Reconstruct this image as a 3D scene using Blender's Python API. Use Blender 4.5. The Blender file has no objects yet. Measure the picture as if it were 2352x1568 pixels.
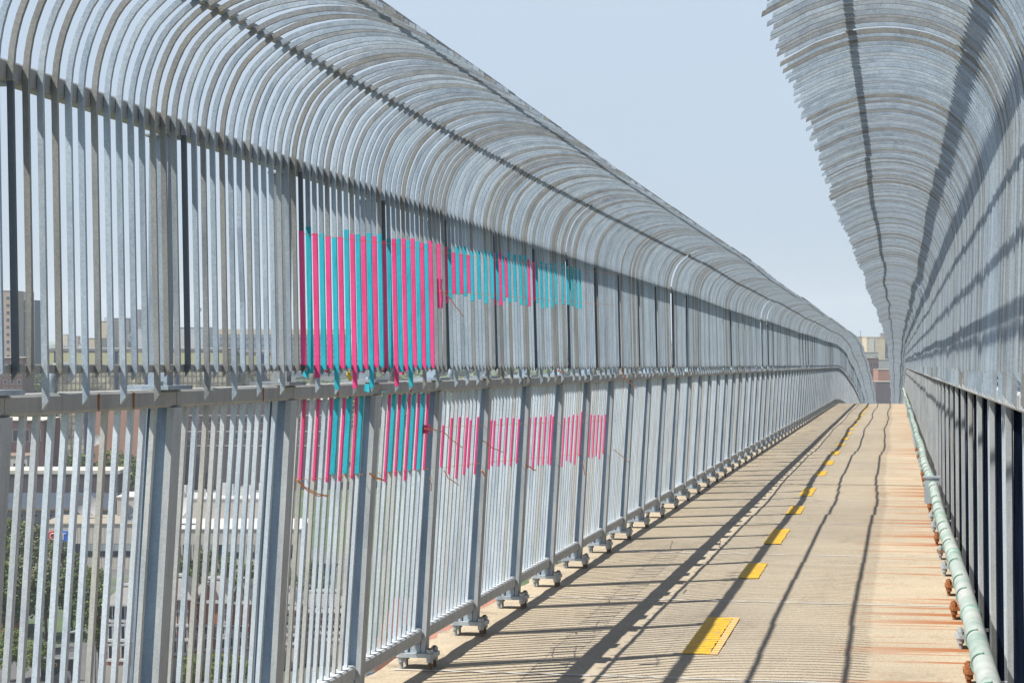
import bpy, bmesh, math, random
from mathutils import Vector, Matrix
rnd = random.Random(7)
S = bpy.context.scene
COL = S.collection
R = math.radians
# ------------------------------------------------------------------ geometry constants (metres)
F_PX, CX, CY, VPX = 4700.0, 1176.0, 784.0, 2059.0      # photograph measured at 2352 x 1568
TH = math.atan((VPX - CX) / F_PX)                     # camera looks left of the path by this angle
EYE = 1.5
BAY = 1.2567
T0, TP0 = 6.0, 6.07        # first bar of bay 0, railing post of bay 0
FWD = Vector((-math.sin(TH), math.cos(TH), 0)); RGT = Vector((math.cos(TH), math.sin(TH), 0))
GZ = -43.5                                            # city ground

SL = [(-5, .0166), (76, .0166), (80, .0286), (90, .0526), (105, .0596), (120, .0746), (135, .0866), (150, .092), (200, .10)]
def slope(t):
    for (a, sa), (b, sb) in zip(SL, SL[1:]):
        if t <= b: return sa + (sb - sa) * max(0, (t - a)) / (b - a)
    return SL[-1][1]
_DZ = [0.0]
for _i in range(2200): _DZ.append(_DZ[-1] - slope(_i * .1) * .1)
def dz(t):
    if t < 0: return -.0166 * t
    i = min(int(t * 10), 2198); f = t * 10 - i
    return _DZ[i] * (1 - f) + _DZ[i + 1] * f

# ------------------------------------------------------------------ materials
AL = .80       # one scale for every base colour, balanced against the exposure
def nodes_mat(name):
    m = bpy.data.materials.new(name); m.use_nodes = True
    nt = m.node_tree; b = nt.nodes['Principled BSDF']
    return m, nt, b
def N(nt, typ, **kw):
    n = nt.nodes.new(typ)
    for k, v in kw.items():
        if k.startswith('i_'):
            n.inputs[k[2:].replace('_', ' ')].default_value = v
        else: setattr(n, k, v)
    return n
def ramp(nt, fac, stops):
    r = nt.nodes.new('ShaderNodeValToRGB')
    while len(r.color_ramp.elements) < len(stops): r.color_ramp.elements.new(.5)
    for e, (p, c) in zip(r.color_ramp.elements, stops):
        e.position = p; e.color = (*c, 1) if len(c) == 3 else c
    nt.links.new(fac, r.inputs[0]); return r.outputs[0]
def mix(nt, fac, a, b, mode='MIX'):
    m = nt.nodes.new('ShaderNodeMix'); m.data_type = 'RGBA'; m.blend_type = mode
    for s, v in ((m.inputs[0], fac), (m.inputs[6], a), (m.inputs[7], b)):
        if isinstance(v, (int, float)): s.default_value = v
        elif isinstance(v, tuple): s.default_value = (*v, 1)
        else: nt.links.new(v, s)
    return m.outputs[2]
def math_(nt, op, a, b=None, c=None):
    m = nt.nodes.new('ShaderNodeMath'); m.operation = op
    for s, v in zip(m.inputs, (a, b, c)):
        if v is None: continue
        if isinstance(v, (int, float)): s.default_value = v
        else: nt.links.new(v, s)
    return m.outputs[0]
def coord(nt, scale=(1, 1, 1), out='Object'):
    t = nt.nodes.new('ShaderNodeTexCoord'); mp = nt.nodes.new('ShaderNodeMapping')
    mp.inputs['Scale'].default_value = scale
    nt.links.new(t.outputs[out], mp.inputs[0]); return mp.outputs[0]
def worldpos(nt, scale=(1, 1, 1)):
    g = nt.nodes.new('ShaderNodeNewGeometry'); mp = nt.nodes.new('ShaderNodeMapping')
    mp.inputs['Scale'].default_value = scale
    nt.links.new(g.outputs['Position'], mp.inputs[0]); return mp.outputs[0]
def noise(nt, vec, scale, detail=3, rough=.55):
    n = N(nt, 'ShaderNodeTexNoise'); n.inputs['Scale'].default_value = scale
    n.inputs['Detail'].default_value = detail; n.inputs['Roughness'].default_value = rough
    nt.links.new(vec, n.inputs['Vector']); return n.outputs[0]

def galv(name, cols, metallic=.25, rough=.42, spread=1.0, stain=0.0, bump=.15):
    """hot-dip galvanised steel: spangle mottling, streaks, every bar its own tint"""
    m, nt, b = nodes_mat(name)
    g = N(nt, 'ShaderNodeNewGeometry'); oi = N(nt, 'ShaderNodeObjectInfo')
    r = math_(nt, 'FRACT', math_(nt, 'ADD', g.outputs['Random Per Island'], math_(nt, 'MULTIPLY', oi.outputs['Random'], 7.31)))
    base = ramp(nt, r, cols)
    wp = worldpos(nt)
    v = N(nt, 'ShaderNodeTexVoronoi', feature='F1'); v.inputs['Scale'].default_value = 210; nt.links.new(wp, v.inputs['Vector'])
    spn = ramp(nt, v.outputs['Color'], [(.15, (.86, .87, .88)), (.85, (1.11, 1.11, 1.11))])
    c = mix(nt, .8, base, spn, 'MULTIPLY')
    st = noise(nt, worldpos(nt, (6, 6, 1.1)), 3.2, 4)
    c = mix(nt, .75, c, ramp(nt, st, [(.3, (.68, .71, .75)), (.5, (1, 1, 1)), (.72, (1.2, 1.19, 1.16))]), 'MULTIPLY')
    if stain:
        s2 = noise(nt, worldpos(nt, (9, 9, .6)), 2.3, 5, .65)
        c = mix(nt, math_(nt, 'MULTIPLY', ramp(nt, s2, [(.60, (0, 0, 0)), (.72, (1, 1, 1))]), stain), c, (.30, .20, .11))
    nt.links.new(mix(nt, 1.0, c, (AL * .955, AL * 1.01, AL * 1.065), 'MULTIPLY'), b.inputs['Base Color'])
    b.inputs['Metallic'].default_value = metallic
    nt.links.new(ramp(nt, v.outputs['Color'], [(0, (rough - .08,) * 3), (1, (rough + .14,) * 3)]), b.inputs['Roughness'])
    bp = N(nt, 'ShaderNodeBump'); bp.inputs['Strength'].default_value = bump; bp.inputs['Distance'].default_value = .002
    nt.links.new(noise(nt, wp, 60, 3), bp.inputs['Height']); nt.links.new(bp.outputs[0], b.inputs['Normal'])
    return m
BL = (.42, .49, .54); LG = (.52, .58, .615); BR = (.32, .305, .27); GR = (.37, .40, .42)
M = {}
M['bar'] = galv('galvanised_bar', [(0, BL), (.25, LG), (.45, BL), (.64, GR), (.80, BR), (.88, BR), (1, LG)], .25, .42)
M['picket'] = galv('galvanised_picket', [(0, (.72, .77, .80)), (.4, (.64, .70, .73)), (.7, (.68, .71, .72)), (.88, (.56, .53, .46)), (1, (.72, .74, .75))], .0, .5, stain=.1)
M['bar_shade'] = galv('bar_painted_shade', [(0, (.09, .11, .125)), (1, (.12, .14, .155))], .2, .45)  # shade on the straight part of each first left bar, painted dark
M['flange'] = galv('post_flange', [(0, (.47, .48, .475)), (1, (.54, .55, .54))], .0, .5, stain=.55)
M['rail'] = galv('weathered_rail', [(0, (.40, .385, .35)), (1, (.46, .44, .40))], .05, .55, stain=.35)
M['white_rail'] = galv('pale_rail', [(0, (.60, .59, .565)), (1, (.66, .65, .62))], .0, .55, stain=.2)
M['post'] = galv('shaded_post_web', [(0, (.26, .33, .41)), (1, (.33, .40, .47))], .25, .45, stain=.3)  # shade of the recessed web painted as dark blue, lit flange kept paler
M['plate'] = galv('galvanised_plate', [(0, (.42, .46, .49)), (1, (.52, .55, .56))], .25, .45)
def simple(name, col, rough=.6, metallic=0, var=.15, sc=8.0, bump=0, vec='Object', sp=None):
    m, nt, b = nodes_mat(name)
    v = coord(nt, out=vec)
    n = noise(nt, v, sc, 4)
    lo = tuple(AL * x * (1 - var) for x in col); hi = tuple(min(1, AL * x * (1 + var)) for x in col)
    nt.links.new(ramp(nt, n, [(.3, lo), (.7, hi)]), b.inputs['Base Color'])
    b.inputs['Roughness'].default_value = rough; b.inputs['Metallic'].default_value = metallic
    if sp is not None: b.inputs['Specular IOR Level'].default_value = sp
    if bump:
        bp = N(nt, 'ShaderNodeBump'); bp.inputs['Strength'].default_value = bump; bp.inputs['Distance'].default_value = .01
        nt.links.new(noise(nt, v, sc * 6, 4), bp.inputs['Height']); nt.links.new(bp.outputs[0], b.inputs['Normal'])
    return m
M['infill'] = simple('black_infill_sheet', (.006, .010, .022), 1.0, 0, .5, 5, sp=0.0)
M['rust'] = simple('rusty_iron', (.30, .11, .035), .85, 0, .45, 40)
M['rustbrown'] = simple('brown_rust', (.22, .15, .09), .8, 0, .4, 40)
M['nut'] = simple('zinc_nut', (.46, .49, .50), .45, .3, .2, 60)
def tape(name, c1, c2):
    m, nt, b = nodes_mat(name); wp = worldpos(nt, (1, 1, 1))
    n = noise(nt, worldpos(nt, (14, 14, 2.2)), 3, 4, .6); n2 = noise(nt, wp, 55, 3)
    c = ramp(nt, n, [(.30, tuple(AL * x for x in c2)), (.55, tuple(AL * x for x in c1))])
    nt.links.new(c, b.inputs['Base Color']); b.inputs['Roughness'].default_value = .45
    bp = N(nt, 'ShaderNodeBump'); bp.inputs['Strength'].default_value = .5; bp.inputs['Distance'].default_value = .002
    nt.links.new(n2, bp.inputs['Height']); nt.links.new(bp.outputs[0], b.inputs['Normal']); return m
M['pink'] = tape('pink_tape', (.95, .085, .31), (.80, .05, .20))
M['cyan'] = tape('turquoise_tape', (.03, .55, .68), (.015, .40, .52))
M['orange'] = simple('orange_string', (1.0, .34, .10), .6, 0, .1, 30)
M['yellow_plastic'] = simple('yellow_plastic', (.80, .58, .02), .35, 0, .05, 20)
M['steel'] = simple('bright_steel', (.6, .6, .6), .3, .8, .05, 20)
M['dark_girder'] = simple('dark_painted_girder', (.010, .014, .026), 1.0, 0, .4, 3, sp=0.0)
M['asphalt'] = simple('asphalt', (.055, .055, .058), .9, 0, .25, 2)

def pipe_mat():
    m, nt, b = nodes_mat('verdigris_pipe')
    v = worldpos(nt, (1, 1, 1)); n = noise(nt, v, 5.5, 5, .65); g_ = noise(nt, worldpos(nt, (1, .5, 1)), 22, 6, .75)
    c = ramp(nt, n, [(.30, (.20, .33, .27)), (.45, (.36, .43, .39)), (.60, (.47, .50, .47)), (.72, (.50, .51, .48))])
    c = mix(nt, .8, c, ramp(nt, g_, [(.30, (.62, .60, .54)), (.42, (1, 1, 1))]), 'MULTIPLY')
    nt.links.new(mix(nt, 1.0, c, (AL, AL, AL), 'MULTIPLY'), b.inputs['Base Color']); b.inputs['Roughness'].default_value = .5; return m
M['pipe'] = pipe_mat()
M['coupling'] = simple('green_coupling', (.20, .36, .29), .5, 0, .3, 14)

def deck_mat():
    m, nt, b = nodes_mat('beige_concrete')
    t = N(nt, 'ShaderNodeNewGeometry'); sep = N(nt, 'ShaderNodeSeparateXYZ'); nt.links.new(t.outputs['Position'], sep.inputs[0])
    x, y = sep.outputs[0], sep.outputs[1]
    n1 = noise(nt, worldpos(nt), 1.3, 5); n2 = noise(nt, worldpos(nt, (1, 4, 1)), .8, 5); n3 = noise(nt, worldpos(nt, (1, .45, 1)), 75, 3, .85)
    c = ramp(nt, n1, [(.3, (.415, .345, .245)), (.7, (.475, .40, .29))])
    # middle of the path is greyer
    g = math_(nt, 'ABSOLUTE', math_(nt, 'ADD', x, 1.0))
    gm = N(nt, 'ShaderNodeMapRange'); gm.interpolation_type = 'SMOOTHSTEP'
    nt.links.new(g, gm.inputs[0]); gm.inputs[1].default_value = 1.25; gm.inputs[2].default_value = .45; gm.inputs[3].default_value = 0; gm.inputs[4].default_value = .4
    c = mix(nt, gm.outputs[0], c, (.37, .33, .265))
    c = mix(nt, .8, c, ramp(nt, n2, [(.3, (.91, .90, .89)), (.7, (1.07, 1.07, 1.07))]), 'MULTIPLY')
    big = noise(nt, worldpos(nt, (1, .5, 1)), .55, 4, .6); spots = noise(nt, worldpos(nt, (1, .4, 1)), 9, 3, .7)
    c = mix(nt, .8, c, ramp(nt, big, [(.34, (.88, .88, .89)), (.5, (1, 1, 1)), (.66, (1.1, 1.09, 1.06))]), 'MULTIPLY')
    c = mix(nt, .8, c, ramp(nt, spots, [(.27, (.74, .72, .70)), (.36, (1, 1, 1))]), 'MULTIPLY')
    st_ = noise(nt, worldpos(nt, (1.6, .55, 1)), 1.7, 6, .72)
    c = mix(nt, .75, c, ramp(nt, st_, [(.56, (1, 1, 1)), (.66, (.80, .79, .77)), (.80, (.70, .69, .68))]), 'MULTIPLY')
    lf = N(nt, 'ShaderNodeMapRange'); nt.links.new(x, lf.inputs[0]); lf.inputs[1].default_value = -2.1; lf.inputs[2].default_value = -2.45; lf.inputs[3].default_value = 0; lf.inputs[4].default_value = 1
    gr = noise(nt, worldpos(nt, (1, .8, 1)), 4.2, 4, .7)
    c = mix(nt, math_(nt, 'MULTIPLY', math_(nt, 'MULTIPLY', lf.outputs[0], ramp(nt, gr, [(.48, (0, 0, 0)), (.62, (1, 1, 1))])), .55), c, (.22, .16, .10))
    c = mix(nt, .7, c, ramp(nt, n3, [(.34, (.68, .68, .68)), (.5, (1, 1, 1)), (.68, (1.26, 1.26, 1.24))]), 'MULTIPLY')
    # pale transverse streaks (brushed joints), thin and irregular
    js = noise(nt, worldpos(nt, (.25, 5.5, 1)), 1.4, 3)
    c = mix(nt, math_(nt, 'MULTIPLY', ramp(nt, js, [(.66, (0, 0, 0)), (.72, (1, 1, 1))]), .3), c, (.54, .49, .41))
    # rust washed from the anchors on the right-hand edge
    rs = noise(nt, worldpos(nt, (.35, 4.6, 1)), 1.1, 5, .68)
    mr = N(nt, 'ShaderNodeMapRange'); nt.links.new(x, mr.inputs[0]); mr.inputs[1].default_value = -.38; mr.inputs[2].default_value = .34; mr.inputs[3].default_value = 0; mr.inputs[4].default_value = 1
    rm = math_(nt, 'MULTIPLY', ramp(nt, rs, [(.53, (0, 0, 0)), (.585, (1, 1, 1))]), math_(nt, 'POWER', mr.outputs[0], .8))
    c = mix(nt, math_(nt, 'MULTIPLY', rm, .95), c, (.34, .105, .022))
    # rust and dirt round the anchors of the left edge
    nt.links.new(mix(nt, 1.0, c, (AL, AL, AL), 'MULTIPLY'), b.inputs['Base Color']); b.inputs['Roughness'].default_value = .88
    bp = N(nt, 'ShaderNodeBump'); bp.inputs['Strength'].default_value = .35; bp.inputs['Distance'].default_value = .004
    nt.links.new(noise(nt, worldpos(nt, (1, 1, 1)), 90, 4), bp.inputs['Height']); nt.links.new(bp.outputs[0], b.inputs['Normal'])
    return m
M['deck'] = deck_mat()
def paint_mat():
    m, nt, b = nodes_mat('yellow_road_paint')
    n = noise(nt, worldpos(nt, (1, .6, 1)), 16, 7, .8)
    c = ramp(nt, n, [(.36, (.40, .34, .24)), (.42, (.62, .38, .05)), (.55, (.80, .48, .02)), (.8, (.84, .52, .02))])
    nt.links.new(mix(nt, 1.0, c, (AL, AL, AL), 'MULTIPLY'), b.inputs['Base Color']); b.inputs['Roughness'].default_value = .7; return m
M['paint'] = paint_mat()
def wornpaint():
    m, nt, b = nodes_mat('worn_orange_paint')
    n = noise(nt, worldpos(nt, (2, 9, 1)), 6, 4, .7)
    c = ramp(nt, n, [(.46, (.42, .36, .27)), (.52, (.74, .38, .05))])
    nt.links.new(c, b.inputs['Base Color']); b.inputs['Roughness'].default_value = .8; return m
M['worn'] = wornpaint()

# ------------------------------------------------------------------ mesh helpers
class MB:
    def __init__(s): s.v = []; s.f = []
    def add(s, vs, fs):
        o = len(s.v); s.v += [tuple(p) for p in vs]; s.f += [tuple(i + o for i in f) for f in fs]; return s
    def box(s, x0, x1, y0, y1, z0, z1, shx=0.0):
        """axis box; shx shifts the top in x"""
        vs = [(x0, y0, z0), (x1, y0, z0), (x1, y1, z0), (x0, y1, z0),
              (x0 + shx, y0, z1), (x1 + shx, y0, z1), (x1 + shx, y1, z1), (x0 + shx, y1, z1)]
        return s.add(vs, [(0, 3, 2, 1), (4, 5, 6, 7), (0, 1, 5, 4), (1, 2, 6, 5), (2, 3, 7, 6), (3, 0, 4, 7)])
    def prism_y(s, prof, y0, y1):
        n = len(prof)
        vs = [(x, y0, z) for x, z in prof] + [(x, y1, z) for x, z in prof]
        fs = [(i, (i + 1) % n, (i + 1) % n + n, i + n) for i in range(n)] + [tuple(range(n))[::-1], tuple(range(n, 2 * n))]
        return s.add(vs, fs)
    def rail(s, cx, cz, w, h, y0, y1, c=.006):
        a, b = w / 2, h / 2
        p = [(-a + c, -b), (a - c, -b), (a, -b + c), (a, b - c), (a - c, b), (-a + c, b), (-a, b - c), (-a, -b + c)]
        return s.prism_y([(cx + x, cz + z) for x, z in p], y0, y1)
    def cyl(s, p0, p1, r, n=8, r1=None, caps=True):
        p0, p1 = Vector(p0), Vector(p1); d = (p1 - p0).normalized()
        u = d.orthogonal().normalized(); w = d.cross(u); r1 = r if r1 is None else r1
        vs = []
        for p, rr in ((p0, r), (p1, r1)):
            for i in range(n):
                a = 2 * math.pi * i / n
                vs.append(p + u * math.cos(a) * rr + w * math.sin(a) * rr)
        fs = [(i, (i + 1) % n, (i + 1) % n + n, i + n) for i in range(n)]
        if caps: fs += [tuple(range(n))[::-1], tuple(range(n, 2 * n))]
        return s.add(vs, fs)
    def tube(s, pts, r, n=6):
        pts = [Vector(p) for p in pts]; m = len(pts); vs = []
        u = None
        for i, p in enumerate(pts):
            d = (pts[min(i + 1, m - 1)] - pts[max(i - 1, 0)]).normalized()
            if u is None: u = d.orthogonal().normalized()
            u = (u - d * u.dot(d)).normalized(); w = d.cross(u)
            rr = r[i] if isinstance(r, (list, tuple)) else r
            for k in range(n):
                a = 2 * math.pi * k / n; vs.append(p + u * math.cos(a) * rr + w * math.sin(a) * rr)
        fs = [(i * n + k, i * n + (k + 1) % n, (i + 1) * n + (k + 1) % n, (i + 1) * n + k) for i in range(m - 1) for k in range(n)]
        fs += [tuple(range(n))[::-1], tuple(range((m - 1) * n, m * n))]
        return s.add(vs, fs)
    def mesh(s, name, mat, smooth=False, mats=None, idx=None):
        me = bpy.data.meshes.new(name); me.from_pydata(s.v, [], s.f)
        for mm in (mats or [mat]): me.materials.append(M[mm] if isinstance(mm, str) else mm)
        bm = bmesh.new(); bm.from_mesh(me); bmesh.ops.recalc_face_normals(bm, faces=bm.faces); bm.to_mesh(me); bm.free()
        if idx: 
            for p, i in zip(me.polygons, idx): p.material_index = i
        if smooth:
            for p in me.polygons: p.use_smooth = True
        return me
def link(name, me, parent=None, loc=(0, 0, 0), rot=(0, 0, 0)):
    o = bpy.data.objects.new(name, me); COL.objects.link(o)
    o.parent = parent; o.location = loc; o.rotation_euler = rot; return o
def empty(name, loc=(0, 0, 0), rz=0.0):
    o = bpy.data.objects.new(name, None); COL.objects.link(o); o.location = loc; o.rotation_euler = (0, 0, rz); return o
def tag(o, label=None, cat=None, group=None, kind=None):
    if label: o['label'] = label
    if cat: o['category'] = cat
    if group: o['group'] = group
    if kind: o['kind'] = kind
    return o

# ------------------------------------------------------------------ barrier profiles
def catmull(P, n=4):
    out = []
    for i in range(len(P) - 1):
        p0 = P[max(i - 1, 0)]; p1 = P[i]; p2 = P[i + 1]; p3 = P[min(i + 2, len(P) - 1)]
        for k in range(n):
            t = k / n
            out.append(tuple(.5 * (2 * b + (c - a) * t + (2 * a - 5 * b + 4 * c - d) * t * t + (3 * b - a - 3 * c + d) * t ** 3) for a, b, c, d in zip(p0, p1, p2, p3)))
    out.append(P[-1]); return out
KNEE = .70
ARC = catmull([(0, KNEE), (.005, .78), (.023, .86), (.060, .945), (.105, 1.0), (.17, 1.052), (.26, 1.093), (.36, 1.113), (.44, 1.115), (.52, 1.105), (.63, 1.07)], 2)
WL, WT = .0162, .0115          # bar: depth across the path, thickness along it
def bar_o(h):                 # the straight part leans out a little on the way up
    return .018 * (KNEE - h) / (KNEE + .02)
def bar_mesh(mb, s, y, low, tip, bend=0.0):
    """one flat bar swept through the profile; low = its lower end above eye level"""
    path = [(bar_o(low), low), (bar_o(.2), .2), (bar_o(.45), .45)] + ARC + [(.735 + tip, 1.015 - tip * .5)]
    vs = []; n = len(path)
    for i, (o, h) in enumerate(path):
        a = path[max(i - 1, 0)]; b = path[min(i + 1, n - 1)]
        d = Vector((b[0] - a[0], b[1] - a[1])).normalized(); nx, nz = d.y, -d.x      # inward normal
        by = bend if i in (1, 2) else 0
        for sgn in (-1, 1):
            for yy in (-WT / 2, WT / 2):
                cut = (-.012 if sgn < 0 else .010) if i == 0 else 0
                tc_ = .005 * sgn if i == n - 1 else 0
                vs.append((s * (o + nx * sgn * WL / 2 + tc_), y + yy + by * (1 if i == 1 else -1), EYE + h + nz * sgn * WL / 2 + cut))
    fs = []
    for i in range(n - 1):
        b = i * 4; c = b + 4
        fs += [(b, b + 1, c + 1, c), (b + 1, b + 3, c + 3, c + 1), (b + 3, b + 2, c + 2, c + 3), (b + 2, b, c, c + 2)]
    fs += [(0, 2, 3, 1), ((n - 1) * 4, (n - 1) * 4 + 1, (n - 1) * 4 + 3, (n - 1) * 4 + 2)]
    mb.add(vs, fs)
NB = 14
SP = BAY / NB
LOWS = [-.112 if i in (2, 5, 8, 11) else -.034 for i in range(NB)]
def screen_rails(mb, s):
    y0, y1 = -.045, BAY - .049
    for a in SRAILS: mb.rail(s * (a[1] + (.05 if s > 0 and a[0] == 'tip_rail' else 0)), EYE + a[2], a[3], a[4], y0, y1, a[5])
SRAILS = [('knee_rail', -.0082 - .026, .725, .05, .055, .006), ('shoulder_rail', .17 - .018, 1.052 + .014, .024, .024, .004),
          ('tip_rail', .52, 1.105 + .021, .024, .024, .004), ('foot_rod', .018 - .0082 - .009, -.019, .016, .024, .002)]
def screen_full_mesh(s, seed):
    r = random.Random(seed); mb = MB(); screen_rails(mb, s); nf = len(mb.f)
    ne = 0
    for i in range(NB):
        bar_mesh(mb, s, i * SP + r.uniform(-.003, .003), LOWS[i] + r.uniform(-.005, .005), r.uniform(-.016, .012))
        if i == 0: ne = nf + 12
    return mb.mesh('screen_bars', None, mats=['rail', 'bar', 'bar_shade'], idx=[0] * nf + [2 if s > 0 else 1] * (ne - nf) + [1] * (len(mb.f) - ne))
def upost_mesh(s):
    mb = MB()
    mb.box(*sorted((s * -.030, s * -.092)), -.048, .006, EYE - .072, EYE + .697)
    mb.box(*sorted((s * .0, s * -.15)), -.12, .10, EYE - .0845, EYE - .072)
    mb.cyl((s * -.045, -.07, EYE - .072), (s * -.045, -.07, EYE - .060), .012, 6)
    mb.cyl((s * -.105, .06, EYE - .072), (s * -.105, .06, EYE - .060), .012, 6)
    mb.box(*sorted((s * -.02, s * -.10)), -.075, .06, EYE + .6925, EYE + .6985)
    return mb.mesh('screen_post', 'bar')
def hook_mesh(s):
    mb = MB(); x = s * -.065; z = EYE - .086
    mb.tube([(x, .42, z), (x, .42, z + .045), (x, .425, z + .060), (x, .44, z + .068), (x, .47, z + .07), (x, .58, z + .068), (x, .60, z + .066)], .014, 8)
    return mb.mesh('hook_tube', 'bar', True)

# railing (lower half); its plane leans outward towards the deck
NP = 12
PSP = BAY / 13
def rail_parts(mb, s, lean):
    y0, y1 = -.60, BAY - .602
    mb.rail(0, 1.3875, .082, .056, -.004, BAY - .008, .008)
    mb.rail(-s * lean, .163, .062, .064, .055, BAY - .05, .008)
def picket(mb, s, lean, y, r=None, w=.0155, d=.020):
    j = r.uniform(-.0025, .0025) if r else 0
    mb.box(-s * lean - w / 2, -s * lean + w / 2, y - d / 2 + j, y + d / 2 + j, .196, 1.359, s * lean)
def infill_geo(mb): mb.box(.012, .018, .001, BAY - .001, .10, 1.358)
NR = 5
def railing_full_mesh(s, lean, seed):
    r = random.Random(seed); mb = MB(); rail_parts(mb, s, lean)
    if s > 0:
        for i in range(1, NP + 1): picket(mb, s, lean, i * PSP, r)
    else:
        for i in range(1, NR + 1): picket(mb, s, lean, i * PSP, r)
    n = len(mb.f)
    if s < 0: infill_geo(mb)
    return mb.mesh('railing_bars', None, mats=['rail' if s > 0 else 'white_rail', 'white_rail', 'picket', 'infill'], idx=[0] * 10 + [1] * 10 + [2] * (n - 20) + [3] * (len(mb.f) - n))  # right top rail paler here too, its sunlit face put into the colour
def lpost_h(mb, s, lean):
    xb = -s * lean
    k = s * lean * (1.359 - .076) / 1.3
    if s > 0:
        mb.box(xb - .040, xb + .024, -.004, .004, .076, 1.359, k); mb.box(xb - .048, xb - .0402, -.040, .040, .0755, 1.3585, k)
        mb.box(xb + .0242, xb + .046, -.044, .036, .0755, 1.3585, k)
    else:
        mb.box(xb - .022, xb - .002, -.025, .020, .0755, 1.3585, k); mb.box(xb - .0018, xb + .004, -.012, .004, .076, 1.359, k)
def plate_geo(mb, s, lean):
    xb = -s * lean; a, b, c = .098, .075, .018
    p = [(-a + c, -b), (a - c, -b), (a, -b + c), (a, b - c), (a - c, b), (-a + c, b), (-a, b - c), (-a, -b + c)]
    vs = [(xb + x, y, .055) for x, y in p] + [(xb + x, y, .075) for x, y in p]
    mb.add(vs, [(i, (i + 1) % 8, (i + 1) % 8 + 8, i + 8) for i in range(8)] + [tuple(range(8))[::-1], tuple(range(8, 16))])
def bolt_geo(mb, x, y):
    mb.cyl((x, y, -.01), (x, y, .101), .0105, 8); mb.cyl((x, y, .031), (x, y, .0545), .019, 6); mb.cyl((x, y, .0755), (x, y, .094), .019, 6)
def bolts_xy(s, lean): return [(-s * lean + qx * .072, qy * .052) for qx in (-1, 1) for qy in (-1, 1)]
def bracket_geo(mb, s, lean):
    xb = -s * lean
    mb.box(xb - .034, xb + .020, -.034, -.022, .0758, .165)
    mb.box(xb - .036, xb + .036, .0465, .062, .0758, .165)
    mb.cyl((xb - .005, -.034, .125), (xb - .005, -.046, .125), .012, 6)

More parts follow.
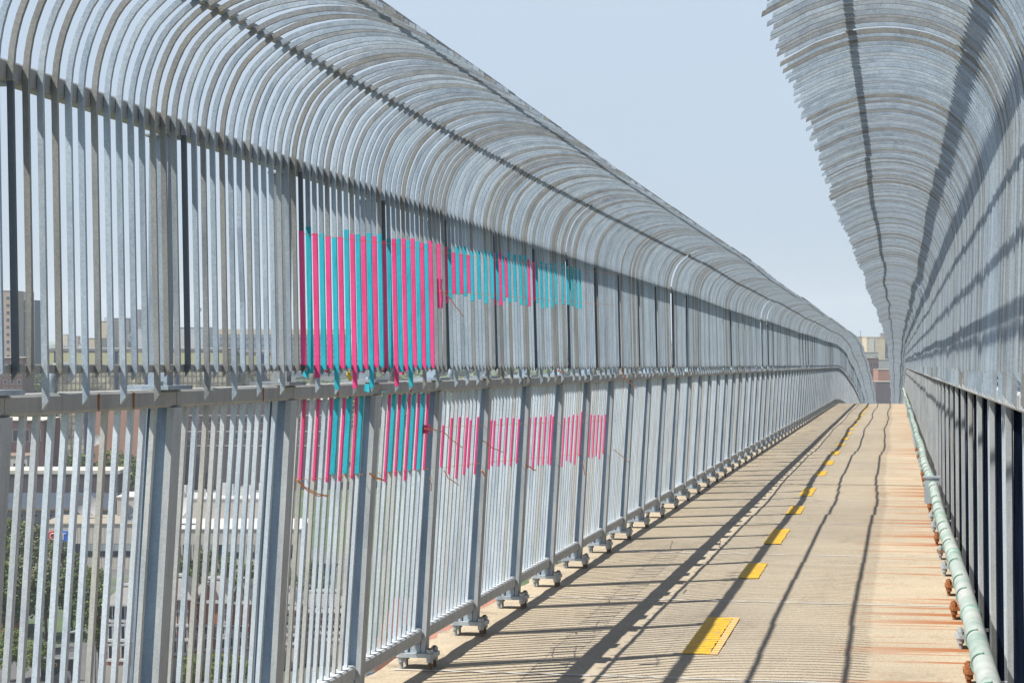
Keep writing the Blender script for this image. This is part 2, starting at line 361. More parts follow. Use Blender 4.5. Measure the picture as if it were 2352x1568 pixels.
# ------------------------------------------------------------------ build both barriers
def wob(t, k):            # fabrication and erection tolerance, smooth along the bridge
    return .008 * math.sin(t * .35 + k) + .004 * math.sin(t * .83 + 2 * k)
SIDES = {
    'left': dict(s=1, WU=-2.17, WLOW=-2.25, lean=.07),
    'right': dict(s=-1, WU=.360, WLOW=.395, lean=.012),
}
K0, K1 = -2, 124
tape_jobs = {}
barobj = {}
for side, q in SIDES.items():
    s = q['s']; rr = random.Random(3 if s > 0 else 11)
    where = 'on the left side of the deck' if s > 0 else 'on the right side of the deck'
    scr = empty('curved_barrier', (q['WU'], 0, 0))
    tag(scr, ('tall curved galvanised bar screen above the left railing, with pink and turquoise taped bars' if s > 0 else
              'tall curved galvanised bar screen on the right, splashed with shadows, above the green pipe'), 'safety barrier', 'curved bar screens along the path')
    rail_ = empty('railing', (q['WLOW'], 0, 0))
    tag(rail_, ('waist-high galvanised picket railing on the left edge, tied with pink tape and orange string' if s > 0 else
                'waist-high galvanised railing with black infill between its posts, behind the green pipe'), 'railing', 'waist-high railings along the path')
    sr = []
    for a in SRAILS:
        mb = MB(); mb.rail(s * (a[1] + (.05 if s > 0 and a[0] == 'tip_rail' else 0)), EYE + a[2], a[3], a[4], -.045, BAY - .049, a[5]); sr.append((a[0], mb.mesh(a[0], 'rail')))
    full = [screen_full_mesh(s, 50 + i) for i in range(5)]
    up = upost_mesh(s); hk = hook_mesh(s)
    bars = {}
    for lo in (-.034, -.112):
        for v in range(5):
            mb = MB(); bar_mesh(mb, s, 0, lo + (v - 2) * .003, (-.016, -.008, 0, .006, .012)[v]); bars[lo, v] = mb.mesh('bar', 'bar')
    mb = MB(); bar_mesh(mb, s, 0, -.034, 0); endb = mb.mesh('bar', None, mats=['bar_shade', 'bar'], idx=[0] * 12 + [1] * (len(mb.f) - 12))  # straight part in the painted shade tone, arc plain galvanised
    mb = MB(); bar_mesh(mb, s, 0, -.034, 0, .009); bent = mb.mesh('bar', 'bar')
    mb = MB(); mb.rail(0, 1.3875, .082, .056, -.004, BAY - .008, .008); rt = mb.mesh('top_rail', 'rail' if s > 0 else 'white_rail')  # sunlight on the right top rail is put in as a paler tone
    mb = MB(); mb.rail(-s * q['lean'], .163, .062, .064, .055, BAY - .05, .008); rb = mb.mesh('bottom_rail', 'white_rail')
    mb = MB(); infill_geo(mb); inf = mb.mesh('infill_sheet', 'infill')
    rfull = [railing_full_mesh(s, q['lean'], 80 + i) for i in range(4)]
    mb = MB(); picket(mb, s, q['lean'], 0); pk = mb.mesh('picket', 'picket')
    mb = MB(); lpost_h(mb, s, q['lean']); nL = len(mb.f); hidx = ([0] * 12 + [1] * 6) if s > 0 else ([1] * 6 + [0] * 6); hp = mb.mesh('railing_post', None, mats=['post', 'flange'], idx=hidx)
    mb = MB(); plate_geo(mb, s, q['lean']); bracket_geo(mb, s, q['lean']); pl = mb.mesh('base_plate', 'plate'); plr = pl.copy(); plr.materials[0] = M['rust']; plb = pl.copy(); plb.materials[0] = M['rustbrown']
    mb = MB(); bolt_geo(mb, 0, 0); bo = mb.mesh('anchor_bolt', None, mats=['nut', 'rustbrown'], idx=[1 if s > 0 else 0] * 10 + [0] * (len(mb.f) - 10)); bog = bo.copy(); bog.materials[1] = M['nut']; bor = bo.copy(); bor.materials[0] = M['rust']
    mb = MB(); lpost_h(mb, s, q['lean']); n1 = len(mb.f); plate_geo(mb, s, q['lean']); bracket_geo(mb, s, q['lean'])
    n2 = len(mb.f)
    for x, y in bolts_xy(s, q['lean']): bolt_geo(mb, x, y)
    fp = mb.mesh('railing_post', None, mats=['post', 'plate', 'nut', 'flange'], idx=[3 * v for v in hidx] + [1] * (n2 - n1) + [2] * (len(mb.f) - n2))
    near = [k for k in range(K0, K1) if 4.4 < T0 + BAY * k][:7]
    pn = near + [near[-1] + 1]
    late_s, late_r, late_p, late_up, late_hk = [], [], [], [], []
    for k in range(K0, K1):
        t = T0 + BAY * k; tm = t + BAY / 2; sa = -math.atan(slope(tm))
        w = wob(t, 1.3 if s > 0 else 4.1)
        far = min(1, max(0, (t - 6) / 14))
        roll = (.0028 * math.sin(t * .9 + s) + .006 * math.sin(t * .37) + rr.uniform(-.0012, .0012)) * (.3 + far); yaw = 0; off = (w + rr.uniform(-.0006, .0006)) * far
        vz = rr.gauss(0, .003) * far
        mtx_loc = (off, t + (rr.uniform(-.005, .005) if s < 0 else 0), dz(t) + vz)
        idx = k - K0
        if k in near:
            o = link('screen_panel', None, scr, mtx_loc, (sa, roll, yaw))
            for nm, me in sr: link(nm, me, o)
            for i in range(NB):
                me = bars[LOWS[i], rr.randrange(5)]
                if s > 0 and k == 0 and i == 6: me = bent
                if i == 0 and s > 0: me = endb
                c = link('bar', me, o, (0, i * SP + rr.uniform(-.003, .003), rr.uniform(-.004, .004)))
                barobj[side, k, i] = c
        elif idx < 100: link('screen_panel', full[(k * 3 + rr.randrange(2)) % 5], scr, mtx_loc, (sa, roll, yaw))
        else: late_s.append((full[k % 5], mtx_loc, (sa, roll, yaw)))
        if idx < 100:
            link('screen_post', up, scr, (off * .5, t, dz(t)), (sa, 0, 0))
            link('hook_tube', hk, scr, (off * .5, t, dz(t)), (sa, 0, 0))
        else: late_up.append((up, (off * .5, t, dz(t)), (sa, 0, 0)))
        # railing
        tp = TP0 + BAY * k; ro = w * far * .5; lr = (ro, tp, dz(tp))
        if k in pn:
            o = link('railing_panel', None, rail_, lr, (sa, 0, yaw * .5))
            link('top_rail', rt, o); link('bottom_rail', rb, o)
            if s < 0: link('infill_sheet', inf, o)
            for i in range(1, (NP if s > 0 else NR) + 1): link('picket', pk, o, (0, i * PSP + rr.uniform(-.002, .002), 0), (0, rr.gauss(0, .0012), 0))
        elif idx < 100: link('railing_panel', rfull[k % 4], rail_, lr, (sa, 0, yaw * .5))
        else: late_r.append((rfull[k % 4], lr, (sa, 0, 0)))
        if 0 <= k < 24:
            rusty = s < 0 and rr.random() < .6
            o = link('railing_post', hp, rail_, lr, (sa, 0, 0)); link('base_plate', plr if rusty else (plb if s < 0 and rr.random() < .3 else pl), o)
            for x, y in bolts_xy(s, q['lean']): link('anchor_bolt', bor if rusty else (bo if s > 0 and x > -s * q['lean'] else bog), o, (x, y, 0))
        elif idx < 100: link('railing_post', fp, rail_, lr, (sa, 0, 0))
        else: late_p.append((fp, lr, (sa, 0, 0)))
    def merged(name, jobs, parent):
        me = bpy.data.meshes.new(name); bm = bmesh.new()
        for src, l, ro in jobs:
            tmp = src.copy(); tmp.transform(Matrix.Translation(l) @ Matrix.Rotation(ro[2], 4, 'Z') @ Matrix.Rotation(ro[1], 4, 'Y') @ Matrix.Rotation(ro[0], 4, 'X'))
            bm.from_mesh(tmp); bpy.data.meshes.remove(tmp)
        bm.to_mesh(me); bm.free()
        for mm in jobs[0][0].materials: me.materials.append(mm)
        o = link(name, me, parent); o['kind'] = 'stuff'
    merged('screen_panel', late_s, scr); merged('screen_post', late_up, scr)
    merged('railing_panel', late_r, rail_); merged('railing_post', late_p, rail_)

# ------------------------------------------------------------------ deck
def strip(name, x0, x1, t0, t1, up, mat, step=.5, thick=0, ragged=0, nx=2, both=0):
    mb = MB(); n = max(2, int((t1 - t0) / step) + 1); r = random.Random(5)
    ts = [t0 + (t1 - t0) * i / (n - 1) for i in range(n)]
    vs = []
    for t in ts:
        e = r.uniform(-ragged, ragged * .4) if ragged else 0
        for j in range(nx):
            x = x0 + (x1 - x0) * j / (nx - 1)
            if both: x += r.uniform(-both, both) * (1 if j in (0, nx - 1) else 0)
            vs.append((x - (e if j == 0 else 0), t, dz(t) + up - (abs(e) * .3 if j == 0 else 0)))
    fs = [(i * nx + j, i * nx + j + 1, (i + 1) * nx + j + 1, (i + 1) * nx + j) for i in range(n - 1) for j in range(nx - 1)]
    if thick:
        o = len(vs)
        for t in ts:
            for j in range(nx): vs.append((x0 + (x1 - x0) * j / (nx - 1) + (.03 if j == 0 else 0), t, dz(t) + up - thick))
        fs += [(o + i * nx, o + (i + 1) * nx, (i + 1) * nx, i * nx) for i in range(n - 1)]
        fs += [(o + i * nx + nx - 1, i * nx + nx - 1, (i + 1) * nx + nx - 1, o + (i + 1) * nx + nx - 1) for i in range(n - 1)]
        fs += [(o + i * nx, o + i * nx + nx - 1, o + (i + 1) * nx + nx - 1, o + (i + 1) * nx) for i in range(n - 1)]
    mb.add(vs, fs); return link(name, mb.mesh(name, mat))
tag(strip('path', -2.50, .52, -3, 175, 0, 'deck', .17, .22, .025), kind='structure', label='beige concrete cycle path over the bridge with rust streaks along its right edge')
tag(strip('expansion_joint', -2.40, .30, 25.75, 25.79, .004, 'dark_girder', .04), kind='structure')
for i, tt in enumerate((9.72, 12.95, 16.2, 19.4, 22.65, 29.1, 35.5)):
    tag(strip('path_joint', -2.42, .34, tt, tt + .018, .003, 'white_rail', .02), kind='structure')
dash = [(10.55, 12.1), (14.35, 15.45), (17.15, 18.7), (20.6, 21.75), (23.5, 25.0), (27.8, 29.0), (30.8, 32.2), (34.2, 35.7)]
tt = 38.0
while tt < 76: dash.append((tt, tt + rnd.uniform(1.1, 1.4))); tt += rnd.uniform(3.1, 3.4)
for i, (a, b) in enumerate(dash):
    o = strip('road_marking', -1.092, -.950 + .01 * rnd.random(), a, b, .004, 'paint', .035, both=.0045); tag(o, kind='structure', group='yellow dashes along the path')
    if i == 0: tag(strip('road_marking', -.944, -.905, a, b, .004, 'worn', .3), kind='structure', group='yellow dashes along the path')
# roadway slab and dark plate girder beyond the right-hand railing
mb = MB()
n = 60
for i in range(n):
    t0 = -3 + i * 3; t1 = t0 + 2.99
    for xa, xb, za, zb in ((.90, .93, -1.3, 1.32),):
        vs = [(xa, t0, dz(t0) + za), (xb, t0, dz(t0) + za), (xb, t0, dz(t0) + zb), (xa, t0, dz(t0) + zb),
              (xa, t1, dz(t1) + za), (xb, t1, dz(t1) + za), (xb, t1, dz(t1) + zb), (xa, t1, dz(t1) + zb)]
        mb.add(vs, [(0, 1, 2, 3), (7, 6, 5, 4), (0, 3, 7, 4), (1, 5, 6, 2), (3, 2, 6, 7), (0, 4, 5, 1)])
    mb.box(.82, .898, t0 + 1.4, t0 + 1.46, dz(t0 + 1.4) - 1.3, dz(t0 + 1.4) + 1.25)
girder = link('plate_girder', mb.mesh('plate_girder', 'dark_girder'))
tag(girder, 'near-black steel plate girder standing behind the right-hand railing', 'girder')
tag(strip('road', .96, 16, -3, 175, -.35, 'asphalt', 2.5, .5), kind='structure')

# ------------------------------------------------------------------ green pipe
pr = empty('handrail_pipe', (.262, 0, 0))
tag(pr, 'long pale green pipe with ring couplings running along the foot of the right railing', 'pipe')
mb = MB(); pts = []
t = 3.6
while t < 90: pts.append((.006 * math.sin(t * .9), t, dz(t) + .605 + .006 * math.sin(t * .6))); t += .5
mb.tube(pts, .034, 20); link('pipe_run', mb.mesh('pipe_run', 'pipe', True), pr)
mb = MB(); mb.tube([(0, 0, 0), (0, .03, 0)], .0385, 20); cm = mb.mesh('coupling', 'coupling', True)
def arc_mesh():
    mb = MB(); a = [(-.037 * math.cos(q), 0 + .02 * math.cos(q) , .037 * math.sin(q)) for q in [R(-60 + 15 * i) for i in range(11)]]
    mb.tube(a, .0032, 6); return mb.mesh('strap', 'coupling', True)
am = arc_mesh()
def pz(t): return dz(t) + .605 + .006 * math.sin(t * .6)
t = 5.2; k = 0
while t < 76 and k < 95:
    link('coupling' if k % 4 == 0 else 'strap', cm if k % 4 == 0 else am, pr, (.006 * math.sin(t * .9), t, pz(t)), (0, 0, 0)); t += rnd.uniform(.42, .7); k += 1
for tb in (15.4, 40.5):
    jb = MB(); jb.box(-.058, .05, tb, tb + .07, pz(tb) - .13, pz(tb) + .055); jb.box(-.068, .06, tb - .006, tb + .078, pz(tb) + .0555, pz(tb) + .068)
    link('junction_box', jb.mesh('junction_box', 'plate'), pr)
sm = MB(); sm.box(-.012, .060, -.010, .010, -.046, -.036); sm.box(-.018, -.0125, -.010, .010, -.046, -.012); smm = sm.mesh('pipe_bracket', 'plate')
for k in range(0, 40): link('pipe_bracket', smm, pr, (0, 6.1 + 1.25 * k + .1, pz(6.2 + 1.25 * k)))

# ------------------------------------------------------------------ tape strips
def yh(D_x, D_y, ac): return (835 - D_y) / (VPX - D_x) * ac
def wrapbox(mb, x0, x1, y0, y1, zs):
    vs = []
    for z, sx in zs: vs += [(x0 + sx, y0, z), (x1 + sx, y0, z), (x1 + sx, y1, z), (x0 + sx, y1, z)]
    fs = []
    for i in range(len(zs) - 1):
        b = 4 * i; fs += [(b, b + 1, b + 5, b + 4), (b + 1, b + 2, b + 6, b + 5), (b + 2, b + 3, b + 7, b + 6), (b + 3, b, b + 4, b + 7)]
    b = 4 * (len(zs) - 1); fs += [(0, 3, 2, 1), (b, b + 1, b + 2, b + 3)]
    mb.add(vs, fs)
ORD = ['first', 'second', 'third', 'fourth', 'fifth', 'sixth', 'seventh', 'eighth', 'ninth', 'tenth', 'eleventh', 'twelfth', 'thirteenth', 'fourteenth', 'fifteenth', 'sixteenth', 'seventeenth', 'eighteenth', 'nineteenth', 'twentieth',
       'twenty-first', 'twenty-second', 'twenty-third', 'twenty-fourth', 'twenty-fifth', 'twenty-sixth', 'twenty-seventh', 'twenty-eighth', 'twenty-ninth', 'thirtieth', 'thirty-first', 'thirty-second', 'thirty-third', 'thirty-fourth', 'thirty-fifth', 'thirty-sixth', 'thirty-seventh', 'thirty-eighth', 'thirty-ninth', 'fortieth']
UP = {1: [(0, 'P', 535, 843), (1, 'C', 522, 862), (2, 'P', 540, 872), (3, 'C', 540, 852), (4, 'P', 545, 848), (5, 'C', 547, 895), (6, 'P', 548, 850), (7, 'C', 530, 848), (8, 'P', 538, 892), (9, 'C', 542, 858), (10, 'P', 544, 848), (11, 'C', 537, 893), (12, 'P', 545, 846), (13, 'C', 540, 846)],
      2: [(0, 'P', 552, 846), (1, 'C', 549, 846), (2, 'P', 550, 888), (3, 'C', 549, 855), (4, 'P', 551, 855), (5, 'C', 553, 888), (6, 'P', 551, 846), (7, 'C', 554, 846), (8, 'P', 558, 846), (9, 'C', 562, 846), (10, 'P', 555, 846), (12, 'P', 560, 700)]}
c5 = lambda y: 516.7 + .3418 * y
UP[3] = [(i, c, c5(a), c5(b)) for i, c, a, b in [(0, 'P', 150, 530), (1, 'C', 170, 500), (2, 'P', 187, 465), (3, 'C', 150, 470), (4, 'P', 197, 465), (5, 'C', 155, 488), (6, 'P', 210, 463), (7, 'C', 180, 512), (9, 'C', 177, 498), (11, 'C', 170, 528), (13, 'C', 195, 505)]]
UP[4] = [(i, c, c5(a), c5(b)) for i, c, a, b in [(0, 'P', 187, 545), (1, 'C', 185, 510), (2, 'P', 187, 543), (3, 'C', 210, 510), (4, 'P', 222, 488), (5, 'C', 190, 527), (7, 'C', 205, 520), (9, 'C', 205, 540), (11, 'C', 205, 540), (12, 'P', 230, 545)]]
UP[5] = [(i, c, c5(a), c5(b)) for i, c, a, b in [(0, 'P', 250, 515), (1, 'C', 265, 530), (3, 'C', 250, 565), (5, 'C', 260, 555), (7, 'C', 260, 560), (9, 'C', 262, 540), (12, 'C', 265, 540)]]
UP[6] = [(i, c, c5(a), c5(b)) for i, c, a, b in [(0, 'C', 280, 540), (2, 'C', 285, 550), (4, 'C', 290, 565), (6, 'C', 300, 565)]]
ctr = {'P': 0, 'C': 0}
col_n = {'P': 'pink', 'C': 'turquoise'}
LQ = SIDES['left']
for k, L in UP.items():
    for i, c, ya, yb in L:
        t = T0 + BAY * k + i * SP
        Dx = VPX - F_PX * 2.188 / (t * .983 + .397)
        h1, h0 = yh(Dx, ya, 2.195), yh(Dx, yb, 2.195)
        lowlim = LOWS[i] - .004
        mb = MB(); x0, x1 = -WL / 2 - .0008, WL / 2 + .0008
        zs = [(EYE + h, bar_o(h)) for h in sorted({max(h0, lowlim), .2 if h0 < .2 < h1 else h0 + .01, h1})]
        wrapbox(mb, x0, x1, -WT / 2 - .0008, WT / 2 + .0008, zs)
        if h0 < LOWS[i] + .02 and rnd.random() < .4:            # loose tail hanging past the bar end
            z = EYE + max(h0, lowlim) + .006; mb.add([(x0, -.008, z + .012), (x1, -.008, z + .012), (x1 + .004, -.012, z - .024), (x0 - .002, -.011, z - .017),
                                  (x0, -.0065, z + .012), (x1, -.0065, z + .012), (x1 + .004, -.0105, z - .024), (x0 - .002, -.0095, z - .017)],
                                 [(0, 1, 2, 3), (7, 6, 5, 4), (0, 4, 5, 1), (1, 5, 6, 2), (2, 6, 7, 3), (3, 7, 4, 0)])
        bo_ = barobj.get(('left', k, i))
        bl = bo_.location if bo_ else Vector((0, i * SP, 0)); po = bo_.parent if bo_ else None
        if po: mw = Matrix.Translation((LQ['WU'], 0, 0)) @ po.matrix_basis @ Matrix.Translation(bl)
        else: mw = Matrix.Translation((LQ['WU'] + wob(t, 1.3) * min(1, max(0, (t - 6) / 14)), t, dz(t)))
        ob = link('tape_strip', mb.mesh('tape_strip', 'pink' if c == 'P' else 'cyan')); ob.matrix_world = mw
        ctr[c] += 1; n = ctr[c]
        ln = 'long' if k < 3 and i != 12 else 'short'
        tag(ob, f"{ln} {col_n[c]} tape on an upper bar, {ORD[n - 1]} {col_n[c]} one from the left", 'tape strip', f"{col_n[c]} tape strips on the upper bars")
c6 = lambda y: 1044.3 - 11.9 + .3418 * y
LOW = {1 + 0: [], 2 - 1: []}
LOW = {1: [(3, 'P', 922, 1100), (5, 'P', 920, 1104), (7, 'P', 918, 1106), (8, 'C', 918, 1088), (9, 'P', 917, 1104), (10, 'C', 916, 1086), (11, 'P', 915, 1098), (12, 'C', 914, 1086)],
       2: [(4, 'P', 908, 1105), (5, 'C', 908, 1082), (6, 'P', 908, 1092), (7, 'C', 908, 1081), (8, 'P', 907, 1102), (9, 'C', 907, 1079), (10, 'P', 907, 1078), (11, 'C', 906, 1078), (12, 'P', 906, 1078)],
       3: [(3, 'P', 978, 1070), (5, 'P', 961, 1087), (7, 'P', 959, 1097), (9, 'P', 960, 1089), (10, 'P', 966, 1073), (12, 'P', 959, 1087)],
       4: [(3, 'P', 966, 1076), (4, 'P', 967, 1068), (6, 'P', 962, 1069), (8, 'P', 960, 1066), (10, 'P', 961, 1068), (12, 'P', 963, 1062)],
       5: [(3, 'P', 960, 1071), (5, 'P', 959, 1077), (7, 'P', 958, 1066), (9, 'P', 957, 1066), (11, 'P', 953, 1064), (12, 'P', 957, 1066)],
       6: [(4, 'P', 960, 1070), (6, 'P', 958, 1056), (8, 'P', 953, 1060), (10, 'P', 954, 1065), (12, 'P', 946, 1046)],
       7: [(4, 'P', 953, 1048), (6, 'P', 954, 1048), (8, 'P', 953, 1046), (10, 'P', 955, 1052), (12, 'P', 952, 1040)]}
ctr = {'P': 0, 'C': 0}
for k, L in LOW.items():
    for i, c, ya, yb in L:
        t = TP0 + BAY * k + i * PSP
        Dx = VPX - F_PX * 2.285 / (t * .983 + .41)
        z1, z0 = EYE + yh(Dx, ya, 2.285), EYE + yh(Dx, yb, 2.31)
        z1 = min(z1, 1.357)
        mb = MB(); w = .0155
        xs = lambda z: -.07 * (1 - (z - .196) / 1.163)
        if c == 'C': wrapbox(mb, -w / 2 - .0018, w / 2 + .0018, -.0112, .0112, [(z0, xs(z0)), (z1, xs(z1))])
        else: wrapbox(mb, w / 2 - .0065, w / 2 + .0022, -.0112, .0112, [(z0, xs(z0)), (z1, xs(z1))])
        ob = link('tape_strip', mb.mesh('tape_strip', 'pink' if c == 'P' else 'cyan'), None, (LQ['WLOW'] + wob(T0 + BAY * k, 1.3) * .5 * min(1, max(0, (T0 + BAY * k - 6) / 14)), t, dz(t)))
        ctr[c] += 1; n = ctr[c]
        tag(ob, f"{col_n[c]} tape on a railing picket, {ORD[n - 1]} {col_n[c]} one from the left", 'tape strip', f"{col_n[c]} tape strips on the railing pickets")
# pink wad on the upper screen and orange strings, in the plane just inside the bars
def onplane(Dx, Dy, a):
    """the point of the plane x = a that the photograph shows at Dx, Dy"""
    d = FWD * 1.0 + RGT * ((Dx - CX) / F_PX)
    n = a / d.x; hz = (757 - Dy) / F_PX * n
    return Vector((a, d.y * n, EYE + hz))
def string(name, pix, a, r, label, cat='string', group=None, sag=0, mat='orange'):
    P = [onplane(*p, a) for p in pix]; pts = []
    for i in range(len(P) - 1):
        for q in range(5):
            f = q / 5; p = P[i].lerp(P[i + 1], f); p.z -= sag * 4 * f * (1 - f); p.x += rnd.uniform(-.002, .002); pts.append(p)
    pts.append(P[-1]); mb = MB(); mb.tube(pts, r * (.7 if r > .0025 else .55), 5)
    o = link(name, mb.mesh(name, mat, True)); return tag(o, label, cat, group)
GU, GL = 'orange strings on the upper bars', 'orange strings on the railing'
string('string', [(699, 537), (893, 560), (1100, 592), (1300, 615), (1428, 632)], -2.145, .0016, 'thin orange string stretched along the tops of the tape strips on the screen', group=GU)
string('string', [(1010, 668), (1200, 683), (1428, 703)], -2.14, .0016, 'thin orange string stretched along the lower ends of the short turquoise strips', group=GU)
string('string', [(1428, 628), (1428, 700), (1426, 800)], -2.142, .0018, 'thin orange string hanging straight down beside the last upper bars', group=GU)
string('loose_string', [(1012, 668), (1030, 680), (1045, 702), (1064, 726)], -2.12, .0035, 'loose orange string end hanging from the pink wad on the screen', group=GU)
string('string', [(681, 1100), (770, 1096), (855, 1087), (1000, 1075), (1130, 1060), (1320, 1043), (1415, 1032)], -2.27, .0022, 'thin orange string along the lower ends of the railing tape strips', group=GL)
string('string', [(975, 984), (1030, 980), (1200, 973), (1415, 965)], -2.235, .0020, 'thin orange string along the upper ends of the short railing strips', group=GL)
for i, (px, a, r, lb) in enumerate([
    ([(682, 1101), (700, 1118), (725, 1132), (752, 1140)], -2.24, .0035, 'tangled orange string ends hanging at the left start of the railing tape'),
    ([(682, 1104), (705, 1126), (730, 1139), (755, 1136)], -2.235, .003, 'lower strand of the orange tangle at the left start of the railing tape'),
    ([(850, 1087), (862, 1096), (880, 1102)], -2.22, .006, 'short orange knot beside the second railing post'),
    ([(975, 984), (1000, 987), (1020, 992), (1035, 1008), (1062, 1028)], -2.22, .0035, 'orange string end trailing right from the small pink knot'),
    ([(1020, 1080), (1030, 1098), (1054, 1114)], -2.22, .0035, 'orange string end curling below the string in the fourth bay'),
    ([(1108, 1010), (1130, 1028), (1155, 1038)], -2.22, .0035, 'orange string end trailing beside the fifth railing post'),
    ([(986, 1096), (991, 1112), (990, 1128)], -2.22, .0035, 'orange string end hanging low before the fourth railing post'),
    ([(1106, 1080), (1114, 1092)], -2.22, .007, 'small orange knot at the foot of the last strip in the fourth bay'),
    ([(1210, 1068), (1230, 1080)], -2.22, .006, 'orange string end trailing beside the sixth railing post'),
    ([(1336, 1056), (1341, 1072), (1343, 1090)], -2.22, .005, 'orange string end hanging down at the seventh railing post'),
    ([(1412, 1034), (1430, 1048), (1445, 1062)], -2.22, .004, 'last orange string end trailing right on the railing'),
    ([(1425, 848), (1440, 872), (1462, 893)], -2.14, .005, 'orange string bundle caught on the top rail beyond the tape'),
    ([(1280, 850), (1295, 856)], -2.12, .006, 'brown orange scrap wedged at the foot of the upper bars')]):
    string('loose_string', px, a, r, lb, group='loose orange string ends')
p = onplane(1006, 672, -2.155)
mb = MB(); wrapbox(mb, -.018, .018, -.020, .020, [(-.075, 0), (-.03, .004), (.03, -.003), (.065, 0)])
o = link('tape_wad', mb.mesh('tape_wad', 'pink'), None, p); tag(o, 'crumpled pink tape wad on the bar where the long strips end', 'tape wad')
p = onplane(980, 985, -2.24); mb = MB(); wrapbox(mb, -.012, .012, -.03, .03, [(-.02, 0), (.02, .002)])
o = link('tape_knot', mb.mesh('tape_knot', 'pink'), None, p); tag(o, 'small pink tape knot on the railing where the upper orange string starts', 'tape knot')
# yellow-handled cutter
p = onplane(800, 856, -2.125)
kn = empty('utility_knife', p); tag(kn, 'yellow-handled knife wedged among the bar feet under the taped bars', 'knife')
mb = MB(); mb.tube([(0, .0, .0), (.0, .03, -.028)], [.0085, .0075], 8); link('handle', mb.mesh('handle', 'yellow_plastic', True), kn)
mb = MB(); mb.box(-.001, .001, -.012, .0, -.006, .016); link('blade', mb.mesh('blade', 'steel'), kn)
# small paper scraps of tape on the rail
p = onplane(883, 899, -2.206); mb = MB(); mb.box(-.0012, .0012, -.07, .05, -.006, .006); mb.box(-.0018, .0015, -.006, .004, -.03, -.0065)
o = link('tape_scrap', mb.mesh('tape_scrap', simple('pale_blue_tape', (.35, .62, .66), .5)), None, p); tag(o, 'pale blue tape scrap stuck on the railing top rail above the second bay', 'tape scrap')
# rust runs on the face of the top rail
for k, i in ((-1, 8), (-1, 11), (0, 11), (1, 8), (2, 8), (4, 12)):
    t = T0 + BAY * k + i * SP - .012
    mb = MB(); mb.add([(.0415, -.004, 1.362), (.0415, .004, 1.362), (.0415, .0085, 1.41), (.0415, -.0085, 1.41), (.0425, -.004, 1.362), (.0425, .004, 1.362), (.0425, .0085, 1.41), (.0425, -.0085, 1.41)],
                      [(0, 1, 2, 3), (7, 6, 5, 4), (0, 4, 5, 1), (1, 5, 6, 2), (2, 6, 7, 3), (3, 7, 4, 0)])
    ob = link('rust_stain', mb.mesh('rust_stain', 'rust'), [x for x in bpy.data.objects if x.name == 'railing'][0], (0, t, dz(t)))
# ================================================================== the city below
def cam_pt(px, d, z=GZ):
    p = FWD * d + RGT * ((px - CX) / F_PX * d); return Vector((p.x, p.y, z))
def zy(py, d): return EYE + (757 - py) / F_PX * d
ROTZ = TH
def wallmat(name, col, kind='plain', sc=1.0, second=None):
    m, nt, b = nodes_mat(name); v = coord(nt)
    if kind == 'brick':
        br = N(nt, 'ShaderNodeTexBrick'); mp = N(nt, 'ShaderNodeMapping'); mp.inputs['Rotation'].default_value = (R(90), 0, 0)
        t = N(nt, 'ShaderNodeTexCoord'); nt.links.new(t.outputs['Object'], mp.inputs[0]); nt.links.new(mp.outputs[0], br.inputs['Vector'])
        br.inputs['Scale'].default_value = 4 * sc; br.inputs['Color1'].default_value = (*col, 1); br.inputs['Color2'].default_value = (*[x * .8 for x in col], 1)
        br.inputs['Mortar'].default_value = (*[min(1, x * 1.3 + .03) for x in col], 1); br.inputs['Mortar Size'].default_value = .012
        c = br.outputs[0]
    elif kind == 'ribs':
        w = N(nt, 'ShaderNodeTexWave', wave_type='BANDS', bands_direction='X'); w.inputs['Scale'].default_value = 1.2 * sc; nt.links.new(v, w.inputs['Vector'])
        c = ramp(nt, w.outputs[0], [(.1, tuple(x * .72 for x in col)), (.25, col)])
    else: c = None
    n = noise(nt, v, .35, 4)
    if c is None:
        c = ramp(nt, n, [(.3, tuple(x * .88 for x in col)), (.7, tuple(min(1, x * 1.08) for x in col))])
    else: c = mix(nt, .6, c, ramp(nt, n, [(.3, (.86, .86, .86)), (.7, (1.1, 1.1, 1.1))]), 'MULTIPLY')
    nt.links.new(mix(nt, 1.0, c, (AL * .84, AL * .84, AL * .84), 'MULTIPLY'), b.inputs['Base Color']); b.inputs['Roughness'].default_value = .85; return m
C = {k: wallmat(k, *a) for k, a in {
    'cream_wall': ((.78, .66, .46),), 'tan_wall': ((.66, .46, .26),), 'grey_wall': ((.30, .32, .35),), 'white_wall': ((.75, .76, .78),),
    'beige_wall': ((.70, .65, .57),), 'ribbed_wall': ((.66, .61, .54), 'ribs'), 'brown_wall': ((.10, .075, .085),), 'purple_wall': ((.13, .10, .12),),
    'red_brick': ((.50, .20, .13), 'brick'), 'salmon_brick': ((.60, .33, .23), 'brick'), 'pale_brick': ((.60, .47, .38), 'brick'), 'dark_brick': ((.16, .075, .07), 'brick'), 'pink_brick': ((.52, .24, .16), 'brick'),
    'blue_wall': ((.10, .17, .28),), 'grey_roof': ((.30, .29, .28),), 'brown_roof': ((.30, .21, .15),), 'blue_roof': ((.05, .075, .12), 'ribs'), 'light_block': ((.50, .50, .49),),
    'gravel_roof': ((.42, .36, .28),), 'orange_wall': ((.62, .24, .12), 'ribs'), 'stone_base': ((.60, .56, .48),)}.items()}
def glass(name, col, rough=.12):
    m, nt, b = nodes_mat(name); b.inputs['Base Color'].default_value = (*col, 1); b.inputs['Roughness'].default_value = rough
    b.inputs['Specular IOR Level'].default_value = .7; return m
C['dark_glass'] = glass('dark_window_glass', (.012, .018, .035)); C['blind'] = simple('window_blind', (.32, .38, .40), .7)
C['white_trim'] = simple('white_trim', (.64, .64, .62), .5)
